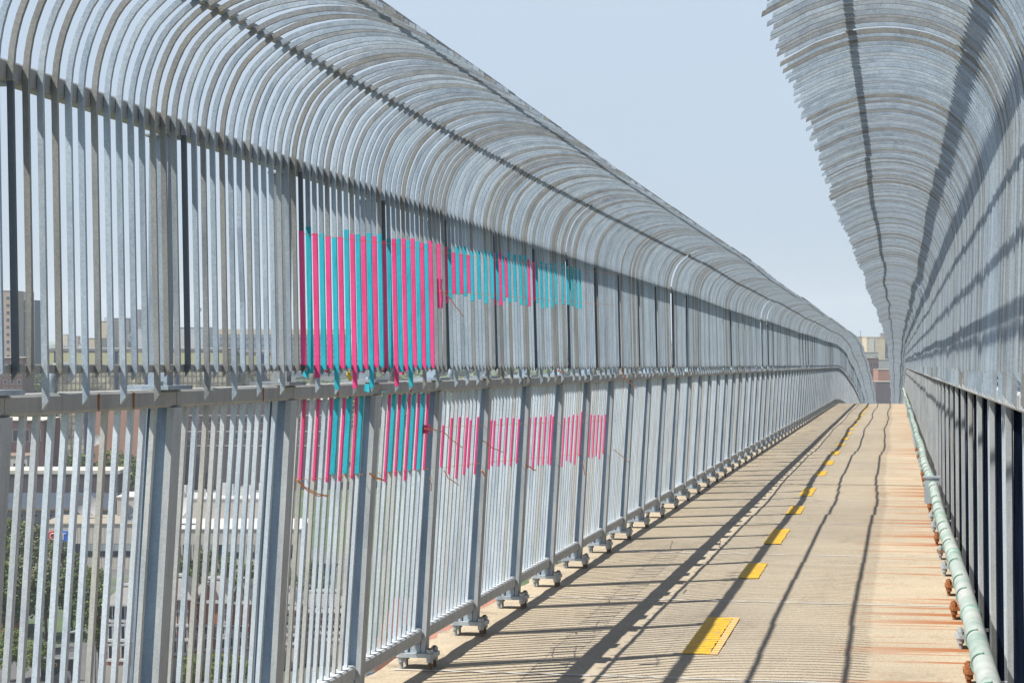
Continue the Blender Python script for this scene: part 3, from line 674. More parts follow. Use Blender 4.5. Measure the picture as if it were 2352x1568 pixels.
def mirror():
    m, nt, b = nodes_mat('painted_mirror_glass'); v = coord(nt)
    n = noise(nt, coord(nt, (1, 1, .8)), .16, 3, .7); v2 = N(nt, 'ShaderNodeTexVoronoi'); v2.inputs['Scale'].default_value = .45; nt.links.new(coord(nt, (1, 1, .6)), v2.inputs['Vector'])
    c = mix(nt, .5, ramp(nt, n, [(.40, (.07, .07, .09)), (.47, (.34, .34, .20)), (.60, (.60, .56, .38))]), ramp(nt, v2.outputs['Color'], [(.3, (.09, .08, .10)), (.7, (.62, .52, .42))]))  # reflections painted as olive, beige and dark patches
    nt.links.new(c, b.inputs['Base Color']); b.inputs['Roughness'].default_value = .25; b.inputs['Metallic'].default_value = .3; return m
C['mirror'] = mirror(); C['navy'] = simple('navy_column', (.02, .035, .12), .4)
C['mullion'] = simple('brown_mullion', (.20, .14, .12), .5)
def bld(name, label, px0, px1, ytop, d, depth, wall, roof='gravel_roof', rot=0, ybot=None, cat='building', group=None, parapet=.4):
    w = (px1 - px0) / F_PX * d; h = zy(ytop, d) - GZ
    e = empty(name, cam_pt((px0 + px1) / 2, d), ROTZ + rot); tag(e, label, cat, group)
    e['w'] = w; e['h'] = h
    mb = MB(); mb.box(-w / 2, w / 2, 0, depth, 0, h - .02); o = link('wall', mb.mesh('wall', C[wall]), e)
    mb = MB(); mb.box(-w / 2 - .15, w / 2 + .15, -.15, depth + .15, h - .018, h + parapet * .5); link('roof', mb.mesh('roof', C[roof]), e)
    return e, w, h
_wm = {}
def win_mesh(ww, wh, frame='white_trim', mull=1, trans=0, sill=False, fr=.07):
    key = (round(ww, 2), round(wh, 2), frame, mull, trans, sill)
    if key in _wm: return _wm[key]
    mb = MB(); f = fr
    mb.box(-ww / 2, ww / 2, -.05, .0, 0, f); mb.box(-ww / 2, ww / 2, -.05, 0, wh - f, wh); mb.box(-ww / 2, -ww / 2 + f, -.049, 0, f, wh - f); mb.box(ww / 2 - f, ww / 2, -.049, 0, f, wh - f)
    for i in range(mull): x = -ww / 2 + ww * (i + 1) / (mull + 1); mb.box(x - f / 2, x + f / 2, -.047, 0, f, wh - f)
    for i in range(trans): z = wh * (i + 1) / (trans + 1); mb.box(-ww / 2 + f, ww / 2 - f, -.045, 0, z - f / 2, z + f / 2)
    if sill: mb.box(-ww / 2 - .15, ww / 2 + .15, -.14, 0, -.28, -.002); mb.box(-ww / 2 - .1, ww / 2 + .1, -.08, 0, wh + .002, wh + .22); mb.box(-.18, .18, -.1, 0, wh + .222, wh + .6)
    a = mb.mesh('window', C[frame]); mb = MB(); mb.box(-ww / 2 + .02, ww / 2 - .02, -.02, .0, .02, wh - .02); g = mb.mesh('pane', C['dark_glass'])
    mb = MB(); mb.box(-ww / 2 + f, ww / 2 - f, -.035, -.022, wh * .45, wh - f); bl = mb.mesh('blind', C['blind'])
    _wm[key] = (a, g, bl); return _wm[key]
def windows(e, xs, zs, ww, wh, blind=0.0, cap=100, y=0.0, **kw):
    a, g, bl = win_mesh(ww, wh, **kw); r = random.Random(len(xs) * 7 + len(zs)); n = 0
    for z in zs:
        for x in xs:
            if n >= cap: return
            o = link('window', a, e, (x, y - .001, z)); link('pane', g, o); n += 1
            if r.random() < blind: link('blind', bl, o)
def grid(a, b, n): return [a + (b - a) * (i + .5) / n for i in range(n)]

# --- left tower pair
e, w, h = bld('apartment_tower', 'tall pale brick apartment tower at the far left edge', -60, 27, 668, 900, 22, 'pale_brick')
windows(e, grid(-w / 2, w / 2, 5), [h - 4 - 3.2 * i for i in range(13)], 1.5, 1.6, cap=60, mull=1)
e, w, h = bld('glass_tower', 'dark blue glass tower with a white-framed top floor, behind the second bar', 27, 80, 690, 930, 20, 'blue_wall', 'grey_roof')
mb = MB()
for i in range(7): x = -w / 2 + w * i / 6; mb.box(x - .12, x + .12, -.25, 0, 0, h - .03)
for i in range(16): mb.box(-w / 2, w / 2, -.12, -.001, 3.4 * i + 2, 3.4 * i + 2.25)
mb.box(-w / 2, w / 2, -.35, -.001, h - 5, h - 4.4); link('mullion_grid', mb.mesh('mullion_grid', C['grey_wall']), e)
mb = MB(); mb.box(-w * .25, w * .2, 2, 12, h + .3, h + 4); link('roof_plant', mb.mesh('roof_plant', C['grey_wall']), e)
windows(e, [-w * .32, -w * .12], [h - 4.2], 2.2, 3.4, mull=0)
e, w, h = bld('apartment_block', 'low reddish apartment block in front of the left towers', -60, 52, 822, 760, 18, 'dark_brick')
windows(e, grid(-w / 2, w / 2, 7), [h - 3.4 - 3.1 * i for i in range(8)], 1.3, 1.5, cap=56, mull=0)
# --- middle distance
e, w, h = bld('concrete_tower', 'cream concrete block with a stair tower, behind the fourth and fifth bars', 193, 232, 777, 1150, 20, 'cream_wall')
windows(e, [-w * .3, w * .3], [h - 5 - 5 * i for i in range(6)], .8, 2.0, mull=0)
e, w, h = bld('stair_tower', 'cream stair tower standing taller beside a grey slab', 225, 262, 738, 1180, 12, 'cream_wall')
windows(e, [w * .1], [h - 9, h - 14], 1.2, 1.6, mull=0)
mb = MB(); mb.box(-1.5, 1.5, 2, 5, h + .3, h + 2.4); link('chimney', mb.mesh('chimney', C['white_wall']), e)
e, w, h = bld('slab_block', 'grey windowless slab block next to the cream stair tower', 262, 296, 731, 1200, 14, 'grey_wall')
windows(e, [w * .2], [h - 5 - 4 * i for i in range(6)], .9, 1.1, mull=0)
e, w, h = bld('balcony_block', 'pale block with dark balcony bands, right of the grey slab', 294, 352, 764, 1190, 16, 'light_block')
mb = MB()
for i in range(6): mb.box(-w / 2 + 1, w / 2 - 1, -.3, -.001, h - 3.2 - 3.2 * i, h - 1.6 - 3.2 * i)
link('balcony_band', mb.mesh('balcony_band', C['blue_wall']), e)
e, w, h = bld('far_tower', 'small hazy dark tower on the skyline above the white hall', 306, 320, 711, 2300, 15, 'purple_wall')
e, w, h = bld('far_tower', 'small hazy blue tower on the skyline right of its darker neighbour', 334, 351, 720, 2300, 15, 'blue_wall')
e, w, h = bld('white_hall', 'big white windowless hall with a blue letter on its wall', 303, 466, 752, 1060, 40, 'white_wall', 'white_trim')
bm_ = MB(); x = (337 - 384.5) / F_PX * 1060
bm_.box(x - 2.6, x + 4.6, -.22, -.001, h - 3.2, h - .9); bm_.box(x - 2.4, x + .2, -.219, -.001, h - 13.5, h - 3.202)
link('wall_letter', bm_.mesh('wall_letter', simple('blue_sign', (.04, .10, .50), .5)), e)
e, w, h = bld('office_slab', 'long blue-grey office slab with a beige roof band on the skyline', 503, 800, 768, 1500, 25, 'grey_wall', 'cream_wall', parapet=8)
mb = MB()
for i in range(7): mb.box(-w / 2 + .5, w / 2 - .5, -.15, -.001, h - 4.6 - 4.2 * i, h - 2.2 - 4.2 * i)
link('window_band', mb.mesh('window_band', C['blue_wall']), e)
e, w, h = bld('low_shed', 'low white shed between the mirrored offices and the office slab', 466, 560, 806, 1100, 20, 'white_wall')
# water tower globe and poles
for px, d, hh, lb in ((445, 1080, 14, 'white ball lamp mast above the roof of the white hall'),):
    e = empty('ball_mast', cam_pt(px, d, zy(752, d) - 1)); tag(e, lb, 'mast')
    mb = MB(); mb.cyl((0, 8, 0), (0, 8, 9.5), .25, 8); link('pole', mb.mesh('pole', C['grey_wall']), e)
    bm = bmesh.new(); bmesh.ops.create_uvsphere(bm, u_segments=12, v_segments=8, radius=1.6); me = bpy.data.meshes.new('ball'); bm.to_mesh(me); bm.free(); me.materials.append(C['white_trim']); link('ball', me, e, (0, 8, 10.5))
# --- mirrored office, two wings
def curtain(name, label, px0, px1, ytop, d, depth, seed):
    w = (px1 - px0) / F_PX * d; h = zy(ytop, d) - GZ
    e = empty(name, cam_pt((px0 + px1) / 2, d), ROTZ); tag(e, label, 'office building', 'mirrored glass offices')
    mb = MB(); mb.box(-w / 2, w / 2, 0, depth, 0, h); link('curtain_wall', mb.mesh('curtain_wall', C['mirror']), e)
    mb = MB(); mb.box(-w / 2 - .3, w / 2 + .3, -.3, depth, h + .002, h + .8); link('roof', mb.mesh('roof', C['grey_roof']), e)
    mb = MB(); x = -w / 2
    while x < w / 2: mb.box(x - .06, x + .06, -.12, -.001, 0, h - .01); x += 1.35
    z = 1.2
    while z < h: mb.box(-w / 2, w / 2, -.10, -.0015, z - .05, z + .05); z += 2.1
    link('mullion_grid', mb.mesh('mullion_grid', C['mullion']), e)
    cm_ = MB(); cm_.box(-.4, .4, -.4, -.121, 0, h - .012); cm_ = cm_.mesh('column', C['navy'])
    x = -w / 2 + 2
    while x < w / 2: link('column', cm_, e, (x, 0, 0)); x += 9.5
    mb = MB(); mb.box(-w / 2 + .1, w / 2 - .1, -.165, -.122, h - 4.2, h - .5)
    link('spandrel_band', mb.mesh('spandrel_band', simple('spandrel_reflection', (.58, .55, .32), .4)), e)  # olive reflection painted on as the band's colour
    return e
curtain('mirrored_office', 'mirrored glass office with a painted olive reflection in its top band, seen between the bars above the rail', 113, 520, 806, 640, 30, 1)
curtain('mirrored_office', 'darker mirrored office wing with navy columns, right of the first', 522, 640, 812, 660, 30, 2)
# --- brick and low blocks
e, w, h = bld('brick_hall', 'salmon brick hall with a white parapet below the mirrored office', 212, 352, 912, 560, 25, 'salmon_brick', 'white_trim')
e, w, h = bld('brick_shed', 'dark purple brick building with a pale roof line at the left edge', -30, 100, 966, 540, 20, 'dark_brick', 'beige_wall')
windows(e, grid(-w / 2, w / 2, 5), [h - 5.5], 1.4, 3.2, mull=0); windows(e, grid(-w / 2 + 1, w / 2 - 1, 4), [h - 10], 1.2, 1.6, mull=0)
e, w, h = bld('school_block', 'dark plum coloured block with white window bands right of the brick hall', 405, 760, 918, 575, 25, 'purple_wall', 'white_trim')
for zz in (h - 4.5, h - 9, h - 13):
    mb = MB(); mb.box(-w / 2 + 2, w / 2 - 2, -.1, -.001, zz, zz + .25); link('window_band', mb.mesh('window_band', C['white_trim']), e)
windows(e, grid(-w / 2, w / 2, 12), [h - 6.5, h - 11], 2.0, 1.6, mull=1)
e, w, h = bld('row_house', 'pale flat-roofed house with balconies under the dark brick building', -10, 62, 1048, 500, 12, 'beige_wall', 'brown_roof')
windows(e, grid(-w / 2, w / 2, 4), [h - 3.4], 1.2, 1.8)
# dark-roofed long building
px0, px1, d = -40, 262, 455
w = (px1 - px0) / F_PX * d; h = zy(1092, d) - GZ
e = empty('depot', cam_pt((px0 + px1) / 2, d), ROTZ); tag(e, 'long grey depot with a dark blue sloping roof and a green sign', 'building')
mb = MB(); mb.box(-w / 2, w / 2, 0, 20, 0, h - 7.2); link('wall', mb.mesh('wall', C['grey_wall']), e)
mb = MB(); mb.add([(-w / 2, -1, h - 7.18), (w / 2, -1, h - 7.18), (w / 2, 5, h - 4.2), (-w / 2, 5, h - 4.2), (-w / 2, 20, h - 7.18), (w / 2, 20, h - 7.18)], [(0, 1, 2, 3), (3, 2, 5, 4), (0, 3, 4), (1, 5, 2), (0, 4, 5, 1)]); link('roof', mb.mesh('roof', C['blue_roof']), e)
mb = MB(); mb.box(-w / 2, w / 2, 5.2, 18, h - 4.4, h); mb2 = link('upper_storey', mb.mesh('upper_storey', C['brown_wall']), e)
mb = MB(); mb.box(-w / 2 - .2, w / 2 + .2, 5, 18.2, h + .002, h + .8); link('roof_edge', mb.mesh('roof_edge', C['beige_wall']), e)
mb = MB(); mb.box(-w / 2, w / 2, -1.15, -1.02, h - 7.6, h - 7.1); link('gutter', mb.mesh('gutter', C['brown_roof']), e)
windows(e, grid(-w / 2, w / 2, 9), [h - 9.2], 1.8, .7, mull=0, frame='beige_wall'); windows(e, grid(-w / 2, w / 2, 9), [h - 13.4], 2.0, 2.4, mull=1, frame='beige_wall')
mb = MB(); mb.tube([(-6.5 + 1.6 * math.cos(q) * .5, -.12, h - 10.4 + 1.0 * math.sin(q)) for q in [i * .5 for i in range(13)]], .16, 6); link('green_sign', mb.mesh('green_sign', simple('green_sign', (.02, .28, .08), .5)), e)
# --- beige broadcaster office: wing A with the sign, wing B with roof plant
d = 385
e, w, h = bld('office_wing', 'beige office with a red and blue lettered sign at its top left corner', 95, 362, 1204, d, 18, 'beige_wall', 'gravel_roof')
windows(e, grid(-w / 2 + 1.5, w / 2 - .5, 9), [h - 6.1, h - 11.4], 1.9, 2.5, blind=.65, frame='mullion', mull=1, fr=.05)
mb = MB()
for i in range(40): x = -w / 2 + w * i / 39; mb.box(x - .03, x + .03, -.02, .001, 0, h - .03)
link('panel_joint', mb.mesh('panel_joint', C['ribbed_wall']), e)
red = simple('red_sign', (.65, .02, .03), .4); blue = simple('sky_blue_sign', (.02, .16, .72), .4)
sx = (134 - 228.5) / F_PX * d; sz = h - 2.2
mb = MB(); mb.cyl((sx - 1.0, -.30, sz), (sx - 1.0, -.02, sz), .98, 28); so = link('round_sign', mb.mesh('round_sign', red), e)
mb = MB(); mb.tube([(sx - 1.0 + .52 * math.cos(q), -.33, sz + .58 * math.sin(q)) for q in [R(45 + i * 18) for i in range(16)]], .10, 6); link('letter', mb.mesh('letter', C['white_trim']), so)
mb = MB(); mb.box(sx + .12, sx + 1.75, -.30, -.02, sz - .96, sz + .96); so = link('square_sign', mb.mesh('square_sign', blue), e)
mb = MB(); mb.box(sx + .36, sx + 1.5, -.36, -.301, sz + .42, sz + .64); mb.box(sx + .82, sx + 1.04, -.36, -.301, sz - .66, sz + .419); link('letter', mb.mesh('letter', C['white_trim']), so)
e, w, h = bld('roof_pavilion', 'ribbed beige rooftop pavilion behind the signed office parapet', 268, 362, 1142, 400, 12, 'ribbed_wall', 'white_trim')
e, w, h = bld('office_wing', 'long beige office wing with roof plant, right of the signed wing', 362, 690, 1216, 372, 20, 'beige_wall', 'white_trim')
windows(e, grid(-w / 2 + .5, w / 2 - .5, 13), [h - 5.2, h - 10.6], 1.5, 2.5, blind=.25, frame='mullion', mull=0, fr=.05)
e, w, h = bld('plant_room', 'pale ribbed rooftop plant room above the long beige wing', 400, 600, 1146, 392, 14, 'ribbed_wall', 'white_trim')
rg = MB()
for i in range(26):
    x = rnd.uniform(-w / 2, w / 2); z = h + .3; a, b, c = rnd.uniform(.3, 1.3), rnd.uniform(.3, 1.0), rnd.uniform(.6, 2.6)
    rg.box(x - a / 2, x + a / 2, 1 + i * .4, 1 + i * .4 + b, z, z + c)
for i in range(14): x = -w / 2 + w * i / 13; rg.cyl((x, .3, h + .2), (x, .3, h + 1.6), .05, 5)
rg.box(-w / 2, w / 2, .27, .33, h + 1.55, h + 1.65)
link('roof_plant', rg.mesh('roof_plant', C['white_trim']), e)
def dish(px, py, d, r, label, roty, tilt):
    e = empty('satellite_dish', cam_pt(px, d, zy(py, d)), ROTZ + roty); tag(e, label, 'satellite dish', 'satellite dishes on the office roofs')
    bm = MB(); n, m = 20, 5; vs = [(0, 0, 0)]; fs = []
    for j in range(1, m + 1):
        rr_ = r * j / m
        for i in range(n): a = 2 * math.pi * i / n; vs.append((rr_ * math.cos(a), -rr_ * rr_ * .22 / r, rr_ * math.sin(a)))
    for i in range(n): fs.append((0, 1 + i, 1 + (i + 1) % n))
    for j in range(m - 1):
        for i in range(n): a = 1 + j * n; fs.append((a + i, a + (i + 1) % n, a + n + (i + 1) % n, a + n + i))
    vs2 = [(x, y + .08, z) for x, y, z in vs]; k = len(vs); fs2 = [tuple(q + k for q in f[::-1]) for f in fs]
    rim = 1 + (m - 1) * n; fs3 = [(rim + i, rim + (i + 1) % n, rim + (i + 1) % n + k, rim + i + k) for i in range(n)]
    bm.add(vs + vs2, fs + fs2 + fs3); o = link('reflector', bm.mesh('reflector', C['light_block']), e); o.rotation_euler = (tilt, 0, 0)
    bm = MB(); bm.cyl((0, .5, -r - 1.6), (0, .4, -.2), .16, 8); bm.cyl((0, .2, -r * .3), (0, -r * .8, -.1), .07, 6); bm.cyl((0, -r * .8 - .2, -.1), (0, -r * .8 + .2, -.1), .18, 8); link('dish_mount', bm.mesh('dish_mount', C['grey_wall']), e)
dish(196, 1162, 396, 2.4, 'large satellite dish standing on the signed office roof', R(35), R(-25))
dish(215, 1010, 500, 1.6, 'small pale satellite dish left of the brick hall', R(20), R(-20))
dish(412, 1168, 380, 2.3, 'satellite dish on the roof at the left end of the long beige wing', R(-30), R(-25))
dish(292, 1180, 384, 1.9, 'satellite dish seen edge-on beside the ribbed pavilion', R(60), R(-25))
# --- brick townhouses
def townhouse(px0, px1, ytop, yeave, d, depth, label, gable, rows=3, cols=2):
    w = (px1 - px0) / F_PX * d; h = zy(yeave, d) - GZ; hr = zy(ytop, d) - GZ
    e = empty('townhouse', cam_pt((px0 + px1) / 2, d), ROTZ); tag(e, label, 'house', 'red brick townhouses')
    mb = MB(); mb.box(-w / 2, w / 2, 0, depth, 3.0, h); link('wall', mb.mesh('wall', C['red_brick']), e)
    mb = MB(); mb.box(-w / 2 - .05, w / 2 + .05, -.05, depth, 0, 2.998); link('ground_floor', mb.mesh('ground_floor', C['stone_base']), e)
    mb = MB(); o_ = .5
    mb.add([(-w / 2 - o_, -o_, h), (w / 2 + o_, -o_, h), (w / 2 + o_, depth + o_, h), (-w / 2 - o_, depth + o_, h), (-w / 2 + 1.5, 3, hr), (w / 2 - 1.5, 3, hr), (w / 2 - 1.5, depth - 3, hr), (-w / 2 + 1.5, depth - 3, hr)],
           [(0, 1, 5, 4), (1, 2, 6, 5), (2, 3, 7, 6), (3, 0, 4, 7), (4, 5, 6, 7), (0, 3, 2, 1)])
    rf = link('roof', mb.mesh('roof', C['grey_roof']), e)
    mb = MB(); mb.box(-w / 2 + 1.2, w / 2 - 1.2, 2.7, 3.1, hr + .01, hr + .3); link('ridge_cap', mb.mesh('ridge_cap', C['white_trim']), rf)
    mb = MB(); mb.box(-w / 2 - o_, w / 2 + o_, -o_ - .06, -o_ + .06, h - .25, h - .01); link('gutter', mb.mesh('gutter', C['white_trim']), rf)
    if gable:
        gx = 0; gw = w * .28; gh = (hr - h) * .85
        mb = MB(); mb.add([(gx - gw, -.25, h - 3), (gx + gw, -.25, h - 3), (gx + gw, -.25, h), (gx, -.25, h + gh), (gx - gw, -.25, h), (gx - gw, 3.5, h - 3), (gx + gw, 3.5, h - 3), (gx + gw, 3.5, h), (gx, 3.5, h + gh), (gx - gw, 3.5, h)],
                          [(0, 1, 2, 3, 4), (9, 8, 7, 6, 5), (0, 4, 9, 5), (1, 6, 7, 2), (4, 3, 8, 9), (3, 2, 7, 8), (0, 5, 6, 1)])
        link('gable', mb.mesh('gable', C['red_brick']), e)
        mb = MB()
        for q in (-1, 1):
            mb.add([(gx + q * (gw + .4), -.55, h - .3), (gx, -.55, h + gh + .1), (gx, 3.5, h + gh + .1), (gx + q * (gw + .4), 3.5, h - .3), (gx + q * (gw + .4), -.55, h - .05), (gx, -.55, h + gh + .35), (gx, 3.5, h + gh + .35), (gx + q * (gw + .4), 3.5, h - .05)],
                   [(0, 1, 2, 3), (7, 6, 5, 4), (0, 4, 5, 1), (1, 5, 6, 2), (2, 6, 7, 3), (3, 7, 4, 0)])
        link('gable_roof', mb.mesh('gable_roof', C['grey_roof']), e)
    st = (h - 3.4) / rows
    windows(e, grid(-w / 2, w / 2, cols), [3.0 + st * (i + .32) for i in range(rows)], 1.15, 1.75, sill=True, mull=1, fr=.12, y=0 if not gable else -.26 if cols == 1 else 0)
    return e
townhouse(243, 330, 1352, 1385, 256, 10, 'leftmost red brick townhouse with paired white windows', False, 3, 3)
townhouse(334, 432, 1330, 1372, 262, 10, 'red brick townhouse with a low grey hip roof, second from the left', False, 4, 4)
townhouse(436, 520, 1336, 1380, 266, 10, 'red brick townhouse with a front gable, third from the left', True, 4, 3)
townhouse(523, 570, 1338, 1382, 268, 10, 'narrow red brick townhouse with a front gable, fourth from the left', True, 4, 2)
townhouse(573, 680, 1360, 1396, 272, 10, 'red brick townhouse seen behind the second railing post', False, 4, 4)
townhouse(683, 800, 1366, 1402, 276, 10, 'rightmost red brick townhouse, glimpsed behind the taped pickets', False, 4, 4)
e, w, h = bld('orange_shed', 'orange clad shed with a dark roof at the lower left edge', -60, 10, 1376, 300, 12, 'orange_wall', 'grey_roof')
e, w, h = bld('brick_works', 'flat red-brown roofed brick building below the deck edge', 860, 1160, 1488, 232, 42, 'red_brick', 'pink_brick')
mb = MB()
for i in range(9): mb.box(-w * .45 + i * 1.6, -w * .45 + i * 1.6 + .7, 6 + (i % 4) * 6, 7 + (i % 4) * 6, h + .2, h + .9)
link('roof_vent', mb.mesh('roof_vent', C['grey_wall']), e)
# --- blocks seen in the gap past the crest
e, w, h = bld('gap_block', 'tan block with a rooftop mast, leftmost in the gap where the path ends', 1925, 2064, 774, 1500, 20, 'tan_wall', 'brown_roof')
mb = MB(); mb.cyl((w * -.12, 3, h), (w * -.12, 3, h + 5), .25, 6); mb.box(w * .22, w * .40, 3, 8, h + .3, h + 3); link('roof_plant', mb.mesh('roof_plant', C['grey_wall']), e)
e, w, h = bld('gap_tower', 'pale yellow tower with one white stripe in the gap at the end of the path', 1991, 2033, 775, 1350, 18, 'cream_wall', 'cream_wall')
mb = MB(); mb.box(-w * .32, -w * .10, -.3, -.001, h - 16, h - .5); link('white_stripe', mb.mesh('white_stripe', C['white_trim']), e)
windows(e, [-w * .28, -w * .12], [h - 18.5], 1.6, 1.6, mull=0)
e, w, h = bld('gap_slab', 'grey slab side by side with the yellow tower, in its shade', 2033, 2075, 777, 1360, 18, 'grey_wall')
e, w, h = bld('gap_block', 'grey concrete block in front of the pale yellow tower', 1985, 2017, 809, 1220, 18, 'light_block')
windows(e, grid(-w / 2, w / 2, 4), [h - 4, h - 8, h - 12], 1.0, 1.6, mull=0)
e, w, h = bld('gap_block', 'dark brick block with lit window grid, lowest left in the gap', 1950, 2018, 822, 1080, 18, 'dark_brick')
windows(e, grid(0, w / 2, 5), [h - 5 - 4.2 * i for i in range(7)], 1.5, 2.4, mull=0, frame='pink_brick')
e, w, h = bld('gap_block', 'light grey box building above the pink brick one in the gap', 2017, 2052, 826, 1120, 14, 'light_block')
e, w, h = bld('gap_block', 'pink brick box under the light grey one in the gap', 2017, 2060, 849, 1040, 14, 'pink_brick')
e, w, h = bld('gap_block', 'dark plum brick building filling the bottom of the gap', 2012, 2110, 877, 980, 14, 'purple_wall')

# --- ground
def ground_mat():
    m, nt, b = nodes_mat('city_ground'); v = worldpos(nt)
    n = noise(nt, v, .012, 4); n2 = noise(nt, v, .12, 4)
    c = mix(nt, ramp(nt, n, [(.44, (0, 0, 0)), (.52, (1, 1, 1))]), (.10, .10, .10), (.06, .10, .035))
    c = mix(nt, .6, c, ramp(nt, n2, [(.3, (.7, .7, .7)), (.7, (1.3, 1.3, 1.3))]), 'MULTIPLY')
    nt.links.new(c, b.inputs['Base Color']); b.inputs['Roughness'].default_value = .95; return m
mb = MB(); mb.add([(-6000, -200, GZ), (4000, -200, GZ), (4000, 7500, GZ), (-6000, 7500, GZ)], [(0, 1, 2, 3)])
tag(link('ground', mb.mesh('ground', ground_mat())), kind='structure')
# a street with kerbs in front of the townhouses
p0, p1 = cam_pt(-300, 247, GZ + .02), cam_pt(1300, 247, GZ + .02)
mb = MB(); dv = FWD * 4.5
mb.add([p0 - dv, p1 - dv, p1 + dv, p0 + dv], [(0, 1, 2, 3)]); tag(link('street', mb.mesh('street', 'asphalt')), kind='structure')
mb = MB()
for sg in (-1, 1):
    a0, a1 = p0 + FWD * 4.6 * sg, p1 + FWD * 4.6 * sg; b0, b1 = a0 + FWD * 2.4 * sg, a1 + FWD * 2.4 * sg; up_ = Vector((0, 0, .13))
    mb.add([a0, a1, b1, b0, a0 + up_, a1 + up_, b1 + up_, b0 + up_], [(4, 5, 6, 7), (0, 1, 5, 4), (3, 7, 6, 2)])
tag(link('pavement', mb.mesh('pavement', C['light_block'])), kind='structure')

# --- trees
def leaf_mat(name, dark, light):
    m, nt, b = nodes_mat(name)
    g = N(nt, 'ShaderNodeNewGeometry')
    n = noise(nt, worldpos(nt), .45, 3)
    f = math_(nt, 'ADD', math_(nt, 'MULTIPLY', g.outputs['Random Per Island'], .5), math_(nt, 'MULTIPLY', n, .5))
    nt.links.new(ramp(nt, f, [(.2, dark), (.75, light)]), b.inputs['Base Color']); b.inputs['Roughness'].default_value = .6
    b.inputs['Specular IOR Level'].default_value = .3
    return m
LM = [leaf_mat('leaves_mid', (.030, .060, .012), (.115, .150, .035)), leaf_mat('leaves_grey', (.055, .075, .030), (.150, .165, .075)), leaf_mat('leaves_bright', (.05, .09, .012), (.17, .21, .04))]
BARK = simple('bark', (.10, .075, .055), .9)
def crown_mesh(seed, rx, rz, nclump, nleaf, ls, mat):
    r = random.Random(seed); mb = MB(); vs = []; fs = []
    for c in range(nclump):
        while True:
            p = Vector((r.uniform(-1, 1), r.uniform(-1, 1), r.uniform(-1, 1)))
            if .35 < p.length < 1: break
        cx, cy, cz = p.x * rx, p.y * rx, p.z * rz
        if p.z > 0: cx *= 1 - .25 * p.z; cy *= 1 - .25 * p.z
        cr = r.uniform(.16, .30) * rx
        for i in range(nleaf):
            q = Vector((r.gauss(0, 1), r.gauss(0, 1), r.gauss(0, 1))).normalized() * cr * r.uniform(.55, 1.05)
            nrm = (q.normalized() + Vector((r.uniform(-.7, .7), r.uniform(-.7, .7), r.uniform(-.3, .9)))).normalized()
            u = nrm.orthogonal().normalized(); w_ = nrm.cross(u); a = r.uniform(0, 6.28); s_ = ls * r.uniform(.6, 1.3)
            u2 = (u * math.cos(a) + w_ * math.sin(a)) * s_; w2 = (w_ * math.cos(a) - u * math.sin(a)) * s_ * .6
            o = Vector((cx, cy, cz)) + q; b = len(vs)
            vs += [o - u2, o - w2, o + u2, o + w2]; fs.append((b, b + 1, b + 2, b + 3))
    me = bpy.data.meshes.new('crown'); me.from_pydata([tuple(v) for v in vs], [], fs); me.materials.append(mat); return me
def trunk_mesh(seed, h, r0):
    r = random.Random(seed); mb = MB(); mb.tube([(0, 0, -.3), (.05, 0, h * .3), (.15, .1, h * .6), (.1, .1, h)], [r0, r0 * .8, r0 * .6, r0 * .3], 8)
    for i in range(7):
        a = r.uniform(0, 6.28); z = h * r.uniform(.35, .8); L = h * r.uniform(.25, .42)
        mb.tube([(.1, .05, z), (.1 + math.cos(a) * L * .5, math.sin(a) * L * .5, z + L * .35), (.1 + math.cos(a) * L, math.sin(a) * L, z + L * .55)], [r0 * .4, r0 * .25, r0 * .1], 6)
    return mb.mesh('trunk', BARK)
CR = [crown_mesh(i, 4.6, 5.2, 60, 75, .26, LM[i % 3]) for i in range(6)]
TR = [trunk_mesh(i, 11, .32) for i in range(2)]
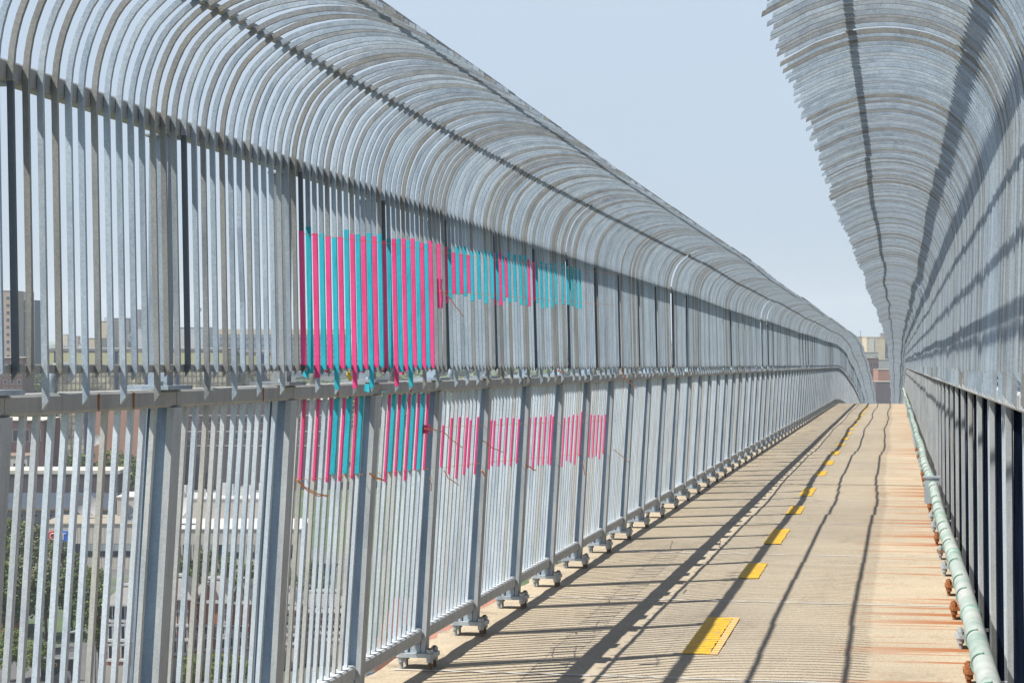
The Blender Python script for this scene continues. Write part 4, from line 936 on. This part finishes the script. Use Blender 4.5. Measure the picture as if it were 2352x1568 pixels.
trees = [ # px, dist, scale, variant, label
 (-15, 340, .85, 0, 'dark round tree at the left edge beside the orange shed'),
 (30, 352, .92, 2, 'bright green tree top under the signed office, furthest left'),
 (75, 348, .86, 1, 'greyish tree standing before the corner with the lettered sign'),
 (125, 345, .70, 1, 'grey-green tree in front of the first office windows'),
 (172, 342, .56, 0, 'mid green tree below the office windows, left of the pavilion'),
 (218, 340, .42, 2, 'bright tree left of the leftmost townhouse roof'),
 (50, 300, .85, 1, 'large olive tree in the middle of the left tree group'),
 (105, 296, .80, 1, 'tall grey-leaved tree above the billboard'),
 (165, 298, .74, 0, 'big dark tree above the right edge of the billboard'),
 (214, 290, .68, 3, 'dark tree touching the leftmost townhouse'),
 (10, 285, 1.0, 3, 'tree filling the lower left corner'),
 (228, 272, .75, 0, 'small dark tree between billboard and leftmost townhouse'),
 (20, 262, .5, 5, 'low bright shrub-like tree at the bottom left corner'),
 (82, 260, .42, 2, 'small bright round tree left of the billboard'),
 (425, 335, .60, 0, 'dark tree behind the second townhouse roof'),
 (470, 338, .62, 0, 'tree behind the gabled townhouse, below the beige wing'),
 (515, 336, .60, 3, 'tree behind the narrow townhouse, below the beige wing'),
 (560, 332, .55, 3, 'tree at the right end of the tree row behind the townhouses'),
 (640, 330, .6, 0, 'tree glimpsed behind the second railing post'),
 (720, 330, .6, 3, 'tree glimpsed behind the first taped pickets'),
 (440, 250, .40, 2, 'small bright tree in front of the second townhouse'),
 (500, 250, .42, 5, 'small leafy tree in front of the gabled townhouse'),
 (548, 250, .40, 2, 'small bright tree in front of the narrow townhouse'),
 (250, 520, 1.1, 5, 'bright tree in front of the salmon brick hall'),
 (200, 515, 1.0, 0, 'mid green tree left of the bright one before the brick hall'),
 (165, 525, 1.0, 3, 'tree right of the pale flat-roofed house'),
 (300, 500, 1.1, 2, 'bright tall tree right of the brick hall centre'),
 (345, 512, 1.1, 0, 'tree at the right corner of the salmon brick hall'),
 (905, 255, .52, 2, 'bright bush-like tree beside the parked cars under the deck edge'),
 (1330, 300, .9, 2, 'tree seen under the railing beyond the brick works'),
 (1255, 285, .9, 1, 'olive tree beyond the red-brown roof'),
 (1420, 320, .9, 0, 'dark tree farthest right under the railing'),
 (30, 640, 1.5, 0, 'broad tree crown left of the mirrored office'),
 (70, 660, 1.4, 3, 'tree crown touching the left corner of the mirrored office'),
 (95, 850, 1.9, 0, 'hazy tree crown between the glass tower and the mirrored office'),
 (130, 900, 1.7, 3, 'hazy dark tree above the left end of the mirrored office'),
 (690, 900, 1.6, 0, 'hazy tree behind the first taped bars'),
 (760, 930, 1.6, 3, 'hazy tree behind the knife'),
 (1180, 600, 1.3, 0, 'tree seen in the slot above the top rail, mid fence'),
]
for px, d, sc, v, lb in trees:
    e = empty('tree', cam_pt(px, d), rnd.uniform(0, 6)); e.scale = (sc, sc, sc); tag(e, lb, 'tree', 'trees below the bridge')
    link('trunk', TR[v % 2], e); link('crown', CR[v], e, (0, 0, 8.6))
# far wood towards the horizon
def far_wood():
    r = random.Random(99); vs = []; fs = []
    for k in range(1500):
        d = 950 + 4500 * r.random() ** 1.6; px = r.uniform(-150, 2120)
        if px > 1900: d = max(d, 2300)
        c = cam_pt(px, d, GZ); R0 = r.uniform(6, 13)
        for i in range(26):
            q = Vector((r.gauss(0, 1), r.gauss(0, 1), abs(r.gauss(0, .8)))).normalized() * R0; q.z *= 1.15
            nrm = (q.normalized() + Vector((r.uniform(-.6, .6), r.uniform(-.6, .6), .4))).normalized(); u = nrm.orthogonal().normalized() * R0 * .42; w_ = nrm.cross(u)
            o = c + q * r.uniform(.7, 1.05) + Vector((0, 0, 2)); b = len(vs); vs += [o - u, o - w_, o + u, o + w_]; fs.append((b, b + 1, b + 2, b + 3))
    me = bpy.data.meshes.new('far_woods'); me.from_pydata([tuple(v) for v in vs], [], fs); me.materials.append(LM[0])
    tag(link('far_woods', me), 'hazy belt of distant trees on the horizon', 'woodland', kind='stuff')
far_wood()
# far houses between the trees
r = random.Random(4)
fh = [bld('far_house', None, 0, 10, 800, 1000, 8, 'cream_wall')[0]]
for o in list(fh[0].children): bpy.data.objects.remove(o)
bpy.data.objects.remove(fh[0])
for i, (px, y, d, wpx, wl, lb) in enumerate([
    (150, 768, 2100, 10, 'cream_wall', 'tiny cream house on the hazy horizon near the left'), (172, 772, 2000, 14, 'salmon_brick', 'tiny salmon building on the hazy horizon near the left'),
    (186, 790, 1500, 12, 'white_wall', 'tiny white house among hazy trees left of the cream block'), (150, 795, 1500, 9, 'white_wall', 'tiny white shed among hazy trees near the left'),
    (850, 852, 1500, 20, 'cream_wall', 'small cream building in the slot behind the taped bars'), (900, 856, 1400, 30, 'blue_wall', 'blue building in the slot beside the tape scrap'),
    (1110, 850, 1500, 24, 'cream_wall', 'small cream building in the slot right of the short strips'), (1360, 853, 1300, 30, 'dark_brick', 'small dark brick building in the slot beyond the tape'),
    (1370, 855, 900, 10, 'red_brick', 'small red building in the slot beyond the tape')]):
    bld('far_house', lb, px - wpx / 2, px + wpx / 2, y, d, 12, wl, 'grey_roof')
# --- parked cars
def car_mesh(mats):
    body = MB(); L, Wd = 4.4, 1.76
    prof = [(-2.2, .35), (-2.2, .75), (-2.05, .92), (-1.35, 1.0), (-.75, 1.42), (.75, 1.45), (1.55, 1.0), (2.1, .93), (2.2, .7), (2.2, .35)]
    n = len(prof); vs = []
    for y, ins in ((-Wd / 2, 0), (Wd / 2, 0)):
        for x, z in prof: vs.append((x, y * (1 if z < 1.05 else .84), z))
    body.add(vs, [tuple(range(n)), tuple(range(n, 2 * n))[::-1]] + [(i, (i + 1) % n, (i + 1) % n + n, i + n) for i in range(n)])
    gl = MB(); 
    for q in (-1, 1):
        gl.add([(-1.2, q * .885, 1.03), (1.4, q * .885, 1.03), (.72, q * .755, 1.39), (-.72, q * .755, 1.37)], [(0, 1, 2, 3)])
    gl.add([(-1.33, -.76, 1.035), (-1.33, .76, 1.035), (-.79, .68, 1.40), (-.79, -.68, 1.40)], [(0, 1, 2, 3)])
    gl.add([(1.53, -.76, 1.035), (1.53, .76, 1.035), (.81, .68, 1.425), (.81, -.68, 1.425)], [(0, 1, 2, 3)])
    wh = MB(); wh.cyl((0, -.1, 0), (0, .1, 0), .33, 16); hb = MB(); hb.cyl((0, -.11, 0), (0, .11, 0), .19, 10)
    return body, gl, wh, hb
cb, cg, cw, ch = car_mesh(None)
gm_ = cg.mesh('glass', C['dark_glass']); wm_ = cw.mesh('tyre', simple('tyre', (.02, .02, .02), .8)); hm_ = ch.mesh('rim', 'steel')
for px, d, cc, rz, lb in ((884, 262, (.10, .14, .24), 2.6, 'dark blue parked car nearest under the deck edge'), (915, 272, (.40, .45, .50), 2.6, 'silver parked car beside the dark blue one'),
                          (945, 283, (.60, .62, .63), 2.6, 'pale grey parked car under the deck edge, farthest right'), (262, 251, (.62, .64, .66), 0, 'pale car parked before the leftmost townhouse'),
                          (150, 249, (.55, .57, .6), 0, 'light car at the foot of the billboard'), (850, 250, (.55, .1, .08), 2.6, 'red car at the very bottom beside the railing')):
    e = empty('parked_car', cam_pt(px, d, GZ + .03), ROTZ + rz); tag(e, lb, 'car', 'parked cars')
    m, nt, b = nodes_mat('car_paint'); b.inputs['Base Color'].default_value = (*cc, 1); b.inputs['Roughness'].default_value = .3; b.inputs['Metallic'].default_value = .4; b.inputs['Coat Weight'].default_value = .5
    link('body', cb.mesh('body', m), e); link('glass', gm_, e)
    for x in (-1.35, 1.35):
        for y in (-.80, .80): wo = link('wheel', wm_, e, (x, y, .33)); link('rim', hm_, wo)
# --- billboard with a car picture
d = 262; e = empty('billboard', cam_pt(132, d), ROTZ); tag(e, 'dark billboard showing a grey car, below the trees at the bottom left', 'billboard')
z0 = zy(1576, d) - GZ; z1 = zy(1514, d) - GZ; w = 78 / F_PX * d
mb = MB(); mb.box(-w / 2, w / 2, 0, .35, z0, z1); link('panel', mb.mesh('panel', simple('black_poster', (.015, .012, .02), .4)), e)
mb = MB(); mb.box(-w / 2 - .1, w / 2 + .1, -.08, .43, z1 + .001, z1 + .15); mb.cyl((-w * .3, .2, 0), (-w * .3, .2, z0), .15, 8); mb.cyl((w * .3, .2, 0), (w * .3, .2, z0), .15, 8); link('frame', mb.mesh('frame', C['grey_wall']), e)
pc = MB(); zz = z0 + .5
pc.add([(x, -.02, z + zz) for x, z in [(-1.3, .1), (-1.3, .5), (-.9, .8), (-.2, 1.0), (.3, 1.45), (1.5, 1.5), (1.7, .9), (1.7, .1)]] + [(x, -.001, z + zz) for x, z in [(-1.3, .1), (-1.3, .5), (-.9, .8), (-.2, 1.0), (.3, 1.45), (1.5, 1.5), (1.7, .9), (1.7, .1)]],
       [tuple(range(8)), tuple(range(8, 16))[::-1]] + [(i, (i + 1) % 8, (i + 1) % 8 + 8, i + 8) for i in range(8)]); link('printed_car', pc.mesh('printed_car', C['grey_wall']), e)
fc = bpy.data.curves.new('lettering', 'FONT'); fc.body = 'ATIO'; fc.size = .7; fc.extrude = .01
ft = bpy.data.objects.new('lettering_source', fc); COL.objects.link(ft); bpy.context.view_layer.update()
fm = bpy.data.meshes.new_from_object(ft.evaluated_get(bpy.context.evaluated_depsgraph_get())); bpy.data.objects.remove(ft); fm.materials.clear(); fm.materials.append(M['worn'])
link('lettering', fm, e, (-1.7, -.025, z1 - .95), (R(90), 0, 0))
# street lamp among the trees
e = empty('street_lamp', cam_pt(178, 256), ROTZ); tag(e, 'street lamp with a grey head between the trees and the leftmost townhouse', 'street lamp')
hh = zy(1450, 256) - GZ
mb = MB(); mb.tube([(2.2, 0, 0), (2.2, 0, hh - 2), (1.9, 0, hh - .6), (1.0, 0, hh + .1), (0, 0, hh)], [.12, .09, .07, .06, .05], 8); link('pole', mb.mesh('pole', C['grey_wall'], True), e)
mb = MB(); mb.tube([(.3, 0, hh), (-.4, 0, hh - .05), (-1.0, 0, hh - .1)], [.12, .22, .08], 10); link('lamp_head', mb.mesh('lamp_head', C['grey_wall'], True), e)

# ------------------------------------------------------------------ haze, light, sky, camera
mb = MB(); mb.box(-5200, 3500, -150, 6500, GZ - 1, 95)
hz = link('haze', mb.mesh('haze', 'deck')); tag(hz, 'thin summer haze over the city', 'haze', kind='stuff')
hm = bpy.data.materials.new('haze'); hm.use_nodes = True; nt = hm.node_tree; nt.nodes.clear()
ou = nt.nodes.new('ShaderNodeOutputMaterial'); pv = nt.nodes.new('ShaderNodeVolumePrincipled'); pv.inputs['Color'].default_value = (.86, .92, 1, 1); pv.inputs['Density'].default_value = .00016; pv.inputs['Anisotropy'].default_value = .1
nt.links.new(pv.outputs[0], ou.inputs['Volume']); hz.data.materials.clear(); hz.data.materials.append(hm)
sun_to = Vector((-.515, -.335, 1)).normalized()
sd = bpy.data.lights.new('sun', 'SUN'); sd.energy = 5.0; sd.angle = R(.42); sd.color = (1, .955, .88)
so = bpy.data.objects.new('sun', sd); COL.objects.link(so); so.rotation_euler = sun_to.to_track_quat('Z', 'Y').to_euler()
W = bpy.data.worlds.new('World'); S.world = W; W.use_nodes = True; nt = W.node_tree
bg = nt.nodes['Background']; sk = nt.nodes.new('ShaderNodeTexSky'); sk.sky_type = 'NISHITA'; sk.sun_disc = False
sk.sun_elevation = math.asin(sun_to.z); sk.sun_rotation = math.atan2(sun_to.x, sun_to.y) % (2 * math.pi)
sk.air_density = 1.0; sk.dust_density = 1.3; sk.ozone_density = 1.5; sk.altitude = 60
tc = nt.nodes.new('ShaderNodeTexCoord'); sx_ = nt.nodes.new('ShaderNodeSeparateXYZ'); nt.links.new(tc.outputs['Generated'], sx_.inputs[0])
mr = nt.nodes.new('ShaderNodeMapRange'); mr.interpolation_type = 'SMOOTHSTEP'; nt.links.new(sx_.outputs[2], mr.inputs[0])
mr.inputs[1].default_value = .17; mr.inputs[2].default_value = .40; mr.inputs[3].default_value = .88; mr.inputs[4].default_value = .0
hzc = ramp(nt, sx_.outputs[2], [(0, (4.55, 5.50, 6.58)), (.2, (5.15, 6.2, 7.6))])
mpn = nt.nodes.new('ShaderNodeMapping'); mpn.inputs['Scale'].default_value = (1, 1, 4); nt.links.new(tc.outputs['Generated'], mpn.inputs[0])
hzc = mix(nt, .5, hzc, ramp(nt, noise(nt, mpn.outputs[0], 3.2, 5, .55), [(.3, (.95, .96, .98)), (.7, (1.06, 1.05, 1.03))]), 'MULTIPLY')
nt.links.new(mix(nt, mr.outputs[0], sk.outputs[0], hzc), bg.inputs[0]); bg.inputs[1].default_value = .070
cd = bpy.data.cameras.new('camera'); cam = bpy.data.objects.new('camera', cd); COL.objects.link(cam); S.camera = cam
cd.sensor_width = 36; cd.lens = 36 * F_PX / 2352; cd.clip_end = 20000; cd.clip_start = .1
cam.location = (0, 0, EYE)
cam.rotation_euler = (R(90) - math.atan(27 / F_PX), 0, TH)
cy = S.cycles; cy.max_bounces = 5; cy.volume_bounces = 1; cy.use_denoising = True
S.view_settings.view_transform = 'Standard'; S.view_settings.look = 'None'; S.view_settings.exposure = 0.72; S.view_settings.gamma = 1
